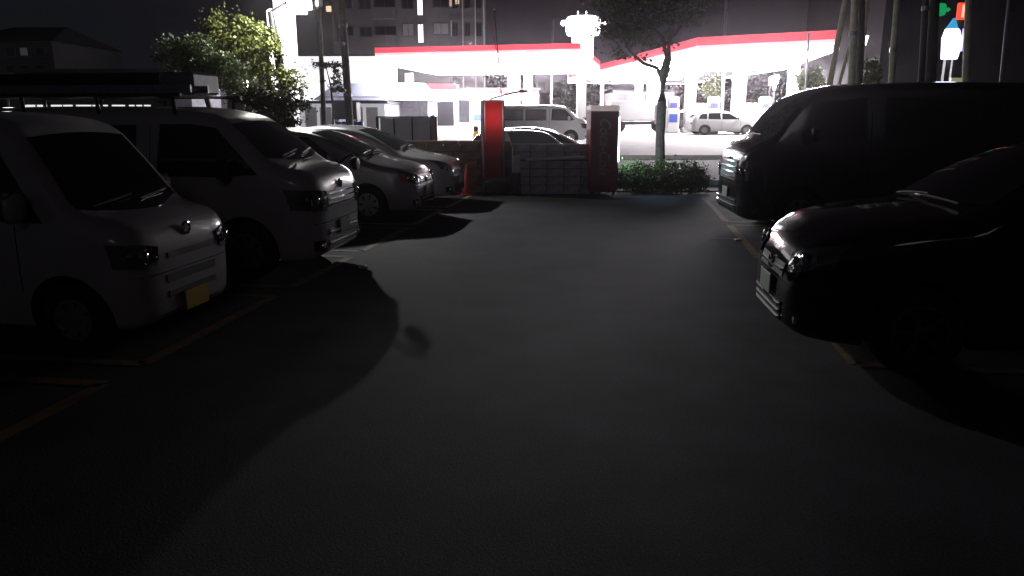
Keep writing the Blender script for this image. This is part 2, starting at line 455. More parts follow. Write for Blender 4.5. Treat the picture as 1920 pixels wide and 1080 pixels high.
    if h is not None:
        q = MB(); q.lathe([(.055, .0), (.055, .018), (.043, .022), (.04, .012), (.0, .012)], (h.x + .006, 0, bz), 'x', 18)
        q.box((h.x + .022, 0, bz), (.012, .075, .016)); q.build('badge', CHROME, root, smooth=40)
    pz = sp['plate'][0]
    h, nrm, _, _ = bvh.ray_cast(Vector((L / 2 + 2, 0, pz)), Vector((-1, 0, 0)))
    q = MB(); q.box((h.x + .025, sp['plate'][1], pz), (.014, .33, .165), bev=.006); q.build('number_plate', sp['plate'][2], root)
    # bumper seam + hood seam
    P('bumper_seam', GAP, 'F', [(-Wd * .9, sp['seam'] - .004), (Wd * .9, sp['seam'] - .004)], [(-Wd * .9, sp['seam'] + .004), (Wd * .9, sp['seam'] + .004)], nu=20, nv=1, off=.0015)
    # mirrors
    ms, mz = sp['mirror']
    for sg in (-1, 1):
        h, nrm, _, _ = bvh.ray_cast(Vector((L / 2 - ms, sg * 3, mz)), Vector((0, -sg, 0)))
        y = h.y if h is not None else sg * Wd
        q = MB(); mh = sp.get('mirh', .17)
        q.box((L / 2 - ms + .02, y + sg * .14, mz + .03), (.10, .20, mh), rz=sg * -.15, bev=.04); 
        mr = q.build('wing_mirror', sp.get('mirmat', paint), root, smooth=60)
        q = MB(); q.tube([(L / 2 - ms + .02, y - sg * .03, mz - mh * .35), (L / 2 - ms + .02, y + sg * .08, mz - mh * .3)], .022, 8); q.build('mirror_arm', PLASTIC, mr)
        q = MB(); q.box((L / 2 - ms - .033, y + sg * .14, mz + .03), (.006, .16, mh * .8), rz=sg * -.15); q.build('mirror_glass', CHROME, mr)
    if 'corner_mirror' in sp:   # small round mirror on a stalk at the nearside nose corner
        s, y, z0, z1 = sp['corner_mirror']
        q = MB(); q.tube([(L / 2 - s, y - .05, z0), (L / 2 - .14, y - .02, z0 + .13), (L / 2 - .10, y, z0 + .15), (L / 2 - .06, y + .01, z0 + .14)], .018, 6)
        st = q.build('mirror_stalk', PLASTIC, root)
        q = MB(); q.lathe([(.0, -.06), (.055, -.05), (.085, 0), (.07, .045), (0, .055)], (L / 2 - .05, y + .01, z0 + .04), 'x', 16); q.build('corner_mirror', PLASTIC, st, smooth=60)
    # wipers
    if 'wiper' in sp:
        for y0 in sp['wiper'][1]:
            q = MB(); pts = []
            for k in range(5):
                yy = y0 + .12 * k; zz = None
                if sp['screen'][0] == 'F':
                    h, nrm, _, _ = bvh.ray_cast(Vector((L / 2 + 2, yy, sp['wiper'][0] + .012 * k)), Vector((-1, 0, 0)))
                else:
                    h, nrm, _, _ = bvh.ray_cast(Vector((L / 2 - sp['wiper'][0] - .01 * k, yy, 4)), Vector((0, 0, -1)))
                if h is not None: pts.append(h + nrm * .03)
            if len(pts) > 2: q.tube(pts, .011, 5); q.build('wiper', PLASTIC, root)
    root['half'] = L / 2
    return root, bvh

HIACE = dict(L=4.70, W=1.695, belt=1.12, tumble=.17, rf=.62, rr=.18, f0=.52, f1=.9, rc=.15, ry=.26, crown=.035,
    top=[(0, .84), (.03, 1.02), (.08, 1.13), (.20, 1.20), (.42, 1.26), (.52, 1.32), (.84, 1.60), (1.10, 1.77), (1.30, 1.83), (1.7, 1.862), (3.0, 1.868), (4.3, 1.85), (4.6, 1.80), (4.70, 1.72)],
    bot=[(0, .30), (.15, .22), (.6, .20), (4.3, .22), (4.70, .34)], wheels=(.82, 3.75), wr=.325, rim=.20,
    screen=('F', 1.295, 1.73, .70, .60),
    windows=[([(.62, 1.17), (1.1, 1.14), (1.78, 1.15)], [(1.10, 1.66), (1.4, 1.70), (1.74, 1.70)]), ([(2.02, 1.14), (3.05, 1.14)], [(2.02, 1.69), (3.05, 1.69)]), ([(3.15, 1.14), (4.35, 1.14)], [(3.15, 1.69), (4.25, 1.67)])],
    handles=[(1.62, .98), (2.10, .98)], seams=[((1.86, .35), (1.86, 1.82)), ((1.95, .45), (3.1, .45)), ((3.1, .3), (3.1, 1.84)), ((.55, .50), (1.2, .50))],
    lamp=([(.50, .76), (.68, .76), (.825, .79)], [(.47, .97), (.66, .99), (.835, 1.01)]), fog=(.60, .37, .06), grille=[(.44, .78, .96, 3), (.46, .46, .54, 1), (.46, .33, .41, 1)], chromebar=1,
    badge=1.02, plate=(.53, .0, PLATEG), seam=.62, mirror=(.95, 1.20), mirh=.24, mirmat=PLASTIC, tail=(.62, .80, .8, 1.3),
    corner_mirror=(.28, .66, 1.16, 1.34), wiper=(1.33, (-.45, .05)))
KEI = dict(L=3.395, W=1.475, belt=1.05, tumble=.15, rf=.42, rr=.15, f0=.55, f1=.9, rc=.13, ry=.22, crown=.03,
    top=[(0, .74), (.03, .88), (.09, .97), (.20, 1.02), (.36, 1.055), (.45, 1.09), (.75, 1.46), (.98, 1.72), (1.15, 1.775), (1.5, 1.80), (2.8, 1.80), (3.25, 1.77), (3.395, 1.66)],
    bot=[(0, .28), (.12, .20), (.5, .19), (3.1, .2), (3.395, .32)], wheels=(.56, 2.98), wr=.285, rim=.165,
    screen=('F', 1.065, 1.66, .62, .53),
    windows=[([(.68, 1.02), (1.45, 1.04)], [(1.08, 1.60), (1.42, 1.61)]), ([(1.65, 1.04), (2.35, 1.04)], [(1.65, 1.61), (2.35, 1.61)]), ([(2.45, 1.04), (3.2, 1.04)], [(2.45, 1.61), (3.15, 1.59)])],
    handles=[(1.32, .88), (1.70, .88)], seams=[((1.55, .3), (1.55, 1.72)), ((.92, .5), (.92, 1.0)), ((2.40, .3), (2.40, 1.74))],
    lamp=([(.45, .68), (.56, .66), (.715, .69)], [(.41, .81), (.54, .84), (.725, .87)]), grille=[(.30, .70, .745, 0), (.34, .51, .575, 0), (.33, .39, .44, 0)],
    badge=.90, plate=(.325, .0, PLATEY), seam=.60, mirror=(.80, 1.12), mirh=.22, tail=(.5, .70, .6, 1.0), wiper=(1.10, (-.5, .0)))
WAGON = dict(L=4.20, W=1.695, belt=1.0, tumble=.36, rf=.70, rr=.35, f0=.42, f1=.7, rc=.12, ry=.25, crown=.035,
    top=[(0, .56), (.04, .72), (.12, .83), (.34, .93), (.74, 1.02), (.88, 1.06), (1.30, 1.28), (1.75, 1.47), (2.05, 1.53), (2.5, 1.55), (3.3, 1.52), (3.8, 1.40), (4.08, 1.08), (4.20, .85)],
    bot=[(0, .26), (.15, .20), (.6, .19), (3.8, .2), (4.20, .36)], wheels=(.82, 3.38), wr=.305, rim=.195,
    screen=('T', .90, 1.84, .66, .52),
    windows=[([(1.28, 1.01), (2.35, 1.015)], [(1.88, 1.42), (2.32, 1.44)]), ([(2.42, 1.015), (3.2, 1.03)], [(2.42, 1.44), (3.15, 1.43)]), ([(3.27, 1.035), (3.8, 1.05)], [(3.25, 1.41), (3.6, 1.36)])],
    handles=[(2.18, .88), (3.05, .90)], seams=[((1.22, .35), (1.22, .96)), ((2.38, .3), (2.38, 1.44)), ((3.23, .5), (3.23, 1.38))],
    lamp=([(.48, .64), (.64, .66), (.77, .70)], [(.40, .78), (.62, .84), (.78, .88)]), turn=([(.72, .69), (.79, .71)], [(.72, .80), (.80, .84)]), fog=(.56, .33, .05), grille=[(.36, .62, .76, 2), (.42, .27, .42, 2)], chromebar=1,
    badge=.69, plate=(.50, .0, PLATEW), seam=.59, mirror=(1.38, 1.05), tail=(.6, .78, .7, 1.0), wiper=(.98, (-.5, .0)), roofback=(.6, .5, 1.12, 1.34))
HATCH = dict(L=4.35, W=1.77, belt=.98, tumble=.36, rf=.80, rr=.40, f0=.36, f1=.7, rc=.13, ry=.28, crown=.035,
    top=[(0, .56), (.05, .73), (.14, .85), (.40, .95), (.88, 1.03), (1.02, 1.06), (1.42, 1.28), (1.85, 1.475), (2.2, 1.55), (2.7, 1.57), (3.3, 1.51), (3.8, 1.42), (4.15, 1.1), (4.35, .85)],
    bot=[(0, .27), (.15, .21), (.6, .19), (4.0, .2), (4.35, .38)], wheels=(.88, 3.50), wr=.315, rim=.205, wstyle='spoke',
    screen=('T', 1.04, 1.92, .70, .55),
    windows=[([(1.50, .99), (2.50, 1.0)], [(2.05, 1.41), (2.46, 1.43)]), ([(2.58, 1.0), (3.45, 1.03)], [(2.58, 1.43), (3.35, 1.40)])],
    handles=[(2.32, .88), (3.20, .90)], seams=[((1.35, .35), (1.35, .95)), ((2.54, .3), (2.54, 1.42))],
    lamp=([(.46, .66), (.62, .69), (.78, .75)], [(.40, .79), (.60, .86), (.80, .92)]), fog=(.60, .33, .055), grille=[(.34, .60, .70, 1), (.40, .27, .42, 3)],
    badge=.66, plate=(.50, .0, PLATEW), seam=.57, mirror=(1.58, 1.03), tail=(.6, .80, .75, 1.1), wiper=(1.12, (-.5, .0)), roofback=(.6, .5, 1.12, 1.36))
WIDEVAN = dict(HIACE); WIDEVAN.update(rimmat=mat('dull alloy', (.12, .12, .125), .4, metal=.5, var=.1), rc=.12, ry=.17, L=5.38, W=1.88, tumble=.15,
    belt=1.35, top=[(0, .80), (.03, 1.05), (.08, 1.22), (.18, 1.33), (.38, 1.43), (.48, 1.50), (.72, 1.82), (.92, 2.03), (1.20, 2.16), (1.5, 2.22), (1.9, 2.25), (3.0, 2.27), (4.9, 2.25), (5.28, 2.18), (5.38, 2.05)],
    bot=[(0, .30), (.15, .22), (.6, .20), (5.0, .22), (5.38, .34)], wheels=(.90, 4.10), wr=.34, rim=.21, screen=('F', 1.50, 2.08, .80, .72),
    windows=[([(.78, 1.44), (1.80, 1.42)], [(1.02, 2.00), (1.77, 2.05)]), ([(2.05, 1.42), (3.35, 1.42)], [(2.05, 2.05), (3.35, 2.05)]), ([(3.45, 1.42), (5.0, 1.42)], [(3.45, 2.05), (4.95, 2.04)])],
    handles=[(1.65, 1.02), (2.15, 1.02)], badge=1.10, lamp=([(.56, .80), (.74, .80), (.90, .84)], [(.52, 1.06), (.72, 1.10), (.90, 1.13)]),
    grille=[(.52, .80, 1.12, 4), (.6, .36, .52, 2)], plate=(.58, .0, PLATEW), mirror=(1.0, 1.48), seam=.74, tail=(.7, .88, .8, 1.5), hpaint=0)
WIDEVAN.pop('corner_mirror')

def nose(n, rz, L): # centre of a car whose nose point is n
    return (n[0] - math.cos(rz) * L / 2, n[1] - math.sin(rz) * L / 2, 0)

# ------------------------------------------------------------------ ground
def ground_mat():
    mt = bpy.data.materials.new('lot asphalt'); mt.use_nodes = True; n = mt.node_tree.nodes; l = mt.node_tree.links
    b = n['Principled BSDF']; b.inputs['Roughness'].default_value = .85; b.inputs['Specular IOR Level'].default_value = .3
    t = n.new('ShaderNodeTexCoord')
    big = n.new('ShaderNodeTexNoise'); big.inputs['Scale'].default_value = 1.4; big.inputs['Detail'].default_value = 5
    fine = n.new('ShaderNodeTexNoise'); fine.inputs['Scale'].default_value = 90; fine.inputs['Detail'].default_value = 3
    vor = n.new('ShaderNodeTexVoronoi'); vor.inputs['Scale'].default_value = 110
    for x in (big, fine, vor): l.new(t.outputs['Object'], x.inputs['Vector'])
    r1 = n.new('ShaderNodeValToRGB'); l.new(big.outputs[0], r1.inputs[0])
    r1.color_ramp.elements[0].position = .3; r1.color_ramp.elements[0].color = (.040, .042, .049, 1)
    r1.color_ramp.elements[1].position = .7; r1.color_ramp.elements[1].color = (.070, .072, .084, 1)
    r2 = n.new('ShaderNodeValToRGB'); l.new(fine.outputs[0], r2.inputs[0])
    r2.color_ramp.elements[0].position = .3; r2.color_ramp.elements[0].color = (.55, .55, .55, 1)
    r2.color_ramp.elements[1].position = .75; r2.color_ramp.elements[1].color = (1.5, 1.5, 1.5, 1)
    mx = n.new('ShaderNodeMix'); mx.data_type = 'RGBA'; mx.blend_type = 'MULTIPLY'; mx.inputs[0].default_value = 1
    l.new(r1.outputs[0], mx.inputs[6]); l.new(r2.outputs[0], mx.inputs[7]); l.new(mx.outputs[2], b.inputs['Base Color'])
    bp = n.new('ShaderNodeBump'); bp.inputs['Strength'].default_value = .25; bp.inputs['Distance'].default_value = .005
    l.new(vor.outputs['Distance'], bp.inputs['Height']); l.new(bp.outputs[0], b.inputs['Normal'])
    return mt
LOT = ground_mat()
g = MB(); g.box((0, 0, -.5), (500, 35.6, 1.0)); tag(g.build('parking_lot_ground', LOT), kind='structure')           # Y -17.8 .. 17.8
ROAD = mat('road asphalt', (.075, .072, .075), .85, var=.3, vscale=2, bump=.3)
APRON = mat('forecourt concrete', (.42, .41, .42), .8, var=.15, vscale=1.2, bump=.2)
g = MB(); g.add([(-250, 17.8, .02), (250, 17.8, .02), (250, 31, .02), (-250, 31, .02), (-250, 17.8, -1), (250, 17.8, -1), (250, 31, -1), (-250, 31, -1)],
                [(0, 1, 2, 3), (0, 4, 5, 1), (4, 7, 6, 5), (3, 2, 6, 7), (0, 3, 7, 4), (1, 5, 6, 2)])
tag(g.build('street', ROAD), kind='structure')
g = MB(); g.add([(-250, 31, .15), (250, 31, .15), (250, 48, .70), (-250, 48, .70), (250, 320, .70), (-250, 320, .70)], [(0, 1, 2, 3), (3, 2, 4, 5)])
tag(g.build('forecourt', APRON), kind='structure')
# kerbs beside the street
KERB = mat('kerb stone', (.30, .29, .29), .8, var=.25, vscale=3)
k = MB(); k.box((0, 31.0, .08), (120, .2, .20), bev=.02); tag(k.build('far_kerb', KERB), kind='structure')
k = MB(); k.box((16.3, 19.4, .08), (28, .16, .14), bev=.02); tag(k.build('pavement_kerb', KERB), kind='structure')
def zg(y): return .02 if y < 31 else min(.70, .15 + (y - 31) / 17 * .55)

# bay markings (worn orange paint)
PAINTY = mat('worn yellow line paint', (.24, .135, .045), .8, var=.75, vscale=9, col2=(.07, .06, .05))
PAINTW = mat('worn white line paint', (.40, .38, .33), .8, var=.7, vscale=9, col2=(.10, .10, .10))
ax = Vector((.148, .989)).normalized(); lt = Vector((-ax.y, ax.x))     # lot axis and its left normal
def front_left(Y): return Vector((-2.93 + (Y - 3.93) * .152, Y))
def quad(mb, a, b, w):
    d = (b - a).normalized(); nn = Vector((-d.y, d.x)) * w / 2
    mb.add([(*(a - nn), .004), (*(b - nn), .004), (*(b + nn), .004), (*(a + nn), .004)], [(0, 1, 2, 3)])
bays = [(2.5, 4.79), (5.21, 7.30), (7.72, 9.45), (9.86, 11.95), (12.36, 14.30), (14.75, 16.9)]
for i, (a, b) in enumerate(bays):
    mb = MB(); pa, pb = front_left(a), front_left(b)
    quad(mb, pa, pb, .11)
    for p in (pa, pb): quad(mb, p - lt * .0, p + lt * 4.8, .11)
    tag(mb.build('bay_marking', PAINTY if i < 4 else PAINTW), kind='structure')
for (a, b) in [((2.55, 5.2), (3.12, 8.95)), ((3.18, 9.35), (3.64, 12.3)), ((3.70, 12.7), (4.2, 16.0))]:
    a, b = Vector(a), Vector(b); mb = MB(); quad(mb, a, b, .11)
    for p in (a, b): quad(mb, p, p - lt * 4.8, .11)
    tag(mb.build('bay_marking', PAINTY), kind='structure')
mb = MB(); quad(mb, Vector((2.95, 10.93)), Vector((3.3, 10.9)), .05); tag(mb.build('survey_mark', PAINTW), kind='structure')

for (x, y, lb) in ((3.32, 10.75, 'small pale reflector stud on the asphalt beside the right bay line'), (-1.80, 8.75, 'small pale reflector stud on the asphalt at the nose of the white work van')):
    o = MB().box((0, 0, .012), (.10, .10, .022), bev=.008).build('reflector_stud', mat('stud white', (.8, .8, .75), .3, var=.1)); o.location = (x, y, 0); tag(o, lb, 'stud', 'reflector studs')
# ------------------------------------------------------------------ parked vehicles
rl = R(-9)
kei, _ = make_car('mini_van', KEI, KEIW, nose((-2.66, 6.02), rl, 3.395), rl, 'small white van nearest on the left, with a yellow number plate and slatted front bumper', 'van', wglass=GLASS)
rh = R(-7)
hia, hbvh = make_car('work_van', HIACE, WHITE, nose((-2.02, 8.78), rh, 4.70), rh, 'large white van with a loaded roof rack, second vehicle on the left', 'van')
wag, _ = make_car('estate_car', WAGON, SILVER, nose((-1.52, 13.30), R(-9), 4.20), R(-9), 'silver grey family car with round hubcaps, between the white roof-rack van and the white hatchback', 'car')
hat, _ = make_car('hatchback', HATCH, PEARL, nose((-1.10, 15.62), R(-9), 4.35), R(-9), 'white hatchback parked last in the left row beside the red cone', 'car')
rr_ = R(171)
SM = dict(WIDEVAN)
bvan, _ = make_car('high_roof_van', WIDEVAN, VANP, nose((3.52, 12.2), R(177), 5.38), R(177), 'tall black van parked farther back on the right, its roof against the poles', 'van', glass=GLASSG)
DH = dict(HATCH); DH.update(rimmat=mat('dark alloy', (.06, .06, .065), .4, metal=.5, var=.1), L=4.1, W=1.72, wheels=(.85, 3.4), top=[(0, .54), (.04, .72), (.12, .86), (.36, 1.00), (.80, 1.09), (1.12, 1.13), (1.45, 1.33), (1.85, 1.53), (2.2, 1.62), (2.6, 1.65), (3.2, 1.62), (3.7, 1.50), (3.95, 1.15), (4.1, .88)], belt=1.06,
    screen=('T', 1.16, 1.92, .68, .55), windows=[([(1.48, 1.09), (2.35, 1.09)], [(1.98, 1.50), (2.32, 1.52)]), ([(2.42, 1.09), (3.25, 1.12)], [(2.42, 1.52), (3.15, 1.48)])], mirror=(1.58, 1.12), chromebar=1,
    seams=[((1.25, .35), (1.25, .95)), ((2.38, .3), (2.38, 1.42))], bot=[(0, .27), (.15, .21), (.6, .19), (3.8, .2), (4.1, .38)], handles=[(2.15, .90), (3.0, .92)])
bcar, _ = make_car('compact_car', DH, BLACK, nose((2.08, 5.85), R(174), 4.1), R(174), 'black compact car nearest on the right, its chrome-trimmed nose catching the light', 'car', wglass=GLASS)

# roof rack (part of the work van) and its load
L = 4.70; q = MB()
for s in (1.6, 2.5, 3.4, 4.2):
    q.tube([(L / 2 - s, -.70, 2.00), (L / 2 - s, .70, 2.00)], .018, 6)
    for sg in (-1, 1): q.tube([(L / 2 - s, sg * .66, 1.80), (L / 2 - s, sg * .68, 2.00)], .022, 6)
for sg in (-1, 1): q.tube([(L / 2 - 1.5, sg * .68, 2.01), (L / 2 - 4.4, sg * .68, 2.01)], .02, 6)
q.build('roof_rack', DKSTEEL, hia)
lad = empty('ladder', hia.location, rh); lad.location.z = 2.03
tag(lad, 'aluminium ladder lying on the roof rack of the white work van', 'ladder')
for y in (-.55, -.18): MB().box((-.7, y, .05), (3.2, .03, .08)).build('rail', STEEL, lad)
r0 = MB().tube([(.8, -.54, .05), (.8, -.19, .05)], .016, 6).build('rung', STEEL, lad)
for i in range(1, 11): share(r0, (-.29 * i, 0, 0), lad)
for i, (y, z, r, m) in enumerate([(.02, 2.09, .07, PLASTIC), (.18, 2.09, .07, STEEL), (.34, 2.09, .07, PLASTIC), (.10, 2.215, .07, PLASTIC), (.26, 2.215, .07, DKSTEEL)]):
    t = MB().tube([(-2.3, 0, 0), (.18, 0, 0)], r, 10).build('pipe', m, smooth=40)
    t.location = hia.location + Vector((math.cos(rh) * 0 - math.sin(rh) * y, math.cos(rh) * y, z)); t.rotation_euler = (0, 0, rh)
    tag(t, ['black pipe lying nearest the ladder on the white work van', 'grey pipe in the middle of the bottom layer on the white work van', 'black pipe on the far side of the bottom layer on the white work van',
            'black pipe in the top layer of the bundle on the white work van', 'grey pipe in the top layer of the bundle on the white work van'][i], 'pipe', 'pipes bundled on the roof rack')
bx = MB().box((0, 0, .15), (.42, .62, .26), bev=.03).build('tool_box', mat('grey tool box', (.16, .16, .17), .5, var=.3, vscale=8))
bx.location = hia.location + Vector((math.cos(rh) * .45, math.sin(rh) * .45 + .3, 2.01)); bx.rotation_euler = (0, 0, rh)
tag(bx, 'grey tool box at the front end of the pipes on the van roof rack', 'box')

# ------------------------------------------------------------------ end wall of the lot
wallroot = empty('block_wall', (.02, 17.45, 0)); tag(wallroot, 'low grey concrete block wall between the red sign board and the vending machine', 'wall')
blk = MB().box((0, 0, 0), (.378, .12, .176), bev=.008).build('concrete_block', CONC, wallroot, loc=(.2, 0, .1))
first = True
for r_ in range(6):
    for c in range(6):
        x = .2 + c * .395
        if x > 1.95 or x < .05: continue
        if first: first = False; blk.location = (x, 0, .10 + r_ * .19); continue
        share(blk, (x, rnd.uniform(-.003, .003) + (.0 if r_ < 4 else .03), .10 + r_ * .19), wallroot)
MB().box((1.0, .02, .55), (2.0, .05, 1.08)).build('mortar_core', mat('dark mortar', (.12, .11, .12), .9, var=.2), wallroot)
MB().box((1.02, -.09, .775), (1.9, .05, .025), bev=.005).build('ledge', DKSTEEL, wallroot)
MB().box((1.0, -.02, -.0), (2.1, .3, .06)).build('footing', CONC, wallroot)
w2 = empty('retaining_wall', (-1.75, 17.6, 0)); tag(w2, 'brown stained block wall behind the red cone and the white hatchback', 'wall')
b2 = MB().box((0, 0, 0), (.378, .12, .176), bev=.008).build('concrete_block', CONCB, w2, loc=(-3.0, 0, .10))
for r_ in range(6):
    for c in range(13):
        x = -3.0 + c * .395 + (.19 if r_ % 2 else 0)
        if r_ == 0 and c == 0: continue
        if x > 1.6: continue
        share(b2, (x, rnd.uniform(-.003, .003), .10 + r_ * .19), w2)
MB().box((-.70, .03, .55), (4.9, .05, 1.08)).build('mortar_core', MAT['dark mortar'], w2)
for i in range(4): MB().box((-2.55 + i * 1.22, -.02, 1.175), (1.20, .24, .07), bev=.01).build('coping_stone', CONCB, w2)
pr = MB().tube([at(985, 299, 17.3), at(1097, 295, 17.3)], .035, 10).build('guard_pipe', WHITEM, smooth=50)
tag(pr, 'galvanised steel pipe running along the front of the grey block wall', 'pipe')
# strut
st = MB().tube([at(1084, 360, 17.1), at(1100, 334, 17.1)], .018, 6).build('prop_bar', STEEL); tag(st, 'thin pale bar leaning on the dark red vending machine', 'bar')
# drum & post between sign board and wall
p = at(968, 326, 17.2); d = empty('white_canister', (p.x, p.y, 0)); tag(d, 'white cylindrical canister on a black stand left of the steel pipe', 'canister')
MB().lathe([(.0, .50), (.085, .50), (.085, .86), (.07, .89), (0, .90)], n=16).build('canister_body', WHITEM, d, smooth=40)
MB().lathe([(.11, 0), (.10, .30), (.095, .50)], n=12).build('stand', PLASTIC, d, smooth=40)

# red sign board (left), framed, with a lamp arm and mast
sg = empty('red_sign_board', (-.42, 17.25, 0), R(14)); tag(sg, 'tall glowing red sign board in a thin grey frame beside the cone', 'sign')
TR = bpy.data.materials.new('red translucent skin'); TR.use_nodes = True; _n = TR.node_tree.nodes; _l = TR.node_tree.links
_t = _n.new('ShaderNodeBsdfTranslucent'); _t.inputs[0].default_value = (.62, .022, .018, 1); _m = _n.new('ShaderNodeMixShader'); _m.inputs[0].default_value = .6
_p = _n['Principled BSDF']; _p.inputs['Base Color'].default_value = (.42, .02, .02, 1); _p.inputs['Roughness'].default_value = .35
_l.new(_p.outputs[0], _m.inputs[1]); _l.new(_t.outputs[0], _m.inputs[2]); _l.new(_m.outputs[0], _n['Material Output'].inputs[0])
q = MB(); q.add([(-.20, -.02, .37), (.20, -.02, .37), (.20, -.02, 2.09), (-.20, -.02, 2.09)], [(0, 1, 2, 3)]); q.build('panel', TR, sg)
MB().tube([(0, .20, 1.55), (0, .20, 1.98)], .025, 8).build('lamp_tube', mat('tube light', (.8, .8, .8), .4, emit=(1, .9, .85), estr=9), sg)
for x in (-.235, .235): MB().box((x, 0, 1.08), (.035, .10, 2.10), bev=.008).build('frame_post', STEEL, sg)
MB().box((0, 0, 2.11), (.44, .10, .035)).build('frame_rail', STEEL, sg); MB().box((0, 0, .35), (.44, .10, .035)).build('frame_rail', STEEL, sg)
MB().box((0, 0, .17), (.46, .42, .30), bev=.03).build('base', mat('mossy base', (.07, .085, .07), .8, var=.3), sg)
MB().box((0, .36, 1.23), (.44, .02, 1.76)).build('back_panel', WHITEM, sg)
MB().box((0, .17, .355), (.44, .36, .012)).build('bottom_panel', REDP, sg)
for x in (-.225, .225): MB().box((x, .17, 1.23), (.012, .36, 1.76)).build('side_panel', REDP, sg)
MB().box((0, .17, 2.10), (.44, .36, .012)).build('top_panel', REDP, sg)
arm = MB(); arm.tube([(-.08, 0, 2.14), (.12, 0, 2.20), (.42, -.1, 2.28), (.60, -.15, 2.31)], .022, 8); arm.tube([(.58, -.15, 2.31), (.59, -.15, 2.2)], .012, 6); arm.tube([(.32, -.08, 2.25), (.32, -.08, 2.14)], .010, 6)
arm.build('lamp_arm', DKSTEEL, sg)
MB().box((.66, -.16, 2.315), (.22, .10, .06), bev=.02).build('lamp_head', DKSTEEL, sg)
mast = empty('banner_mast', (-.24, 17.4, 0)); tag(mast, 'thin leaning banner mast rising above the red sign board', 'mast')
tp = at(927, 18, 17.4) - Vector((-.24, 17.4, 0))
MB().tube([(0, 0, 0), (0, 0, 2.2), (tp.x * .5, 0, 2.2 + (tp.z - 2.2) * .5), (tp.x, 0, tp.z)], .016, 6).build('pole', DKSTEEL, mast)
MB().tube([(tp.x * .45, 0, 3.2), (tp.x * .45 - .06, 0, 3.25), (tp.x - .07, 0, tp.z - .30), (tp.x, 0, tp.z - .02)], .011, 5).build('banner_edge', mat('red banner cloth', (.35, .05, .06), .8, var=.2), mast)
MB().lathe([(0, -.02), (.028, 0), (0, .03)], (tp.x, 0, tp.z), n=8).build('finial', WHITEM, mast)

# vending machine (seen from its side), lit front faces right
vm = empty('vending_machine', (2.10, 17.10, 0), R(2)); tag(vm, 'dark red drinks vending machine seen from its side, white top', 'vending machine')
MB().box((0, .38, .98), (.64, .74, 1.80), bev=.02).build('cabinet', BROWNR, vm)
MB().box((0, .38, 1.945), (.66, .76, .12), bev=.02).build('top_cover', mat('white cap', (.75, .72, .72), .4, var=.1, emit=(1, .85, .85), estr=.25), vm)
MB().box((.335, .38, 1.25), (.03, .66, 1.0)).build('display_front', mat('vending display', (.5, .7, .8), .2, emit=(.55, .80, 1), estr=17.0), vm)
MB().box((.325, .38, .45), (.02, .66, .5)).build('pickup_door', PLASTIC, vm)
for (x, y) in ((-.25, .1), (.25, .1), (-.25, .66), (.25, .66)): MB().box((x, y, .04), (.06, .06, .08)).build('foot', DKSTEEL, vm)
cu = bpy.data.curves.new('script', 'FONT'); cu.body = 'Coca-Cola'; cu.size = .36; cu.shear = .35; cu.extrude = .002; cu.offset = .004; cu.align_x = 'CENTER'; cu.align_y = 'CENTER'
tmp = bpy.data.objects.new('t', cu); C.objects.link(tmp); dg = bpy.context.evaluated_depsgraph_get(); dg.update()
me = bpy.data.meshes.new_from_object(tmp.evaluated_get(dg)); bpy.data.objects.remove(tmp); me.materials.clear(); me.materials.append(SCRIPT)
me.transform(Matrix.Translation((0, .007, 1.10)) @ Matrix.Rotation(R(90), 4, 'X') @ Matrix.Rotation(R(-90), 4, 'Z') @ Matrix.Scale(.82, 4, (1, 0, 0)))
lt_ = bpy.data.objects.new('script_lettering', me); C.objects.link(lt_); lt_.parent = vm

# traffic cone
cn = empty('traffic_cone', at(877, 363, 17.05) * 1, 0); cn.location.z = 0; tag(cn, 'red plastic traffic cone standing beside the white hatchback', 'cone')
MB().lathe([(.03, .70), (.035, .69), (.14, .04), (.16, .035)], n=20).build('cone_body', CONE, cn, smooth=50)
MB().box((0, 0, .02), (.38, .38, .035), bev=.012, rz=.3).build('base', CONE, cn)

# grey panel fence behind the cars
fz = 1.72; fr = empty('panel_fence', (-3.28, 18.35, .0)); tag(fr, 'grey sheet panel fence behind the white hatchback', 'fence')
for i, (x0, x1) in enumerate([(.08, .42), (.43, .86), (.87, 1.30)]): MB().box(((x0 + x1) / 2, (i % 2) * .02, 1.0), (x1 - x0 - .02, .04, 1.45), bev=.008).build('sheet_panel', GRP, fr)
MB().box((0.02, 0, .95), (.07, .07, 1.60), bev=.02).build('fence_post', DKSTEEL, fr)
for x in (.425, .865): MB().box((x, .0, .95), (.035, .06, 1.56), bev=.01).build('fence_post', DKSTEEL, fr)
MB().tube([(1.36, 0, .15), (1.36, 0, 1.72), (1.34, 0, 1.78)], .07, 12).build('fence_post', mat('grey post', (.22, .2, .23), .5, var=.15), fr, smooth=50)
MB().tube([(1.44, .03, .15), (1.44, .03, 1.76)], .025, 12).build('fence_post', DKSTEEL, fr, smooth=50)
MB().box((.68, .0, 1.745), (1.36, .07, .035)).build('top_rail', DKSTEEL, fr)

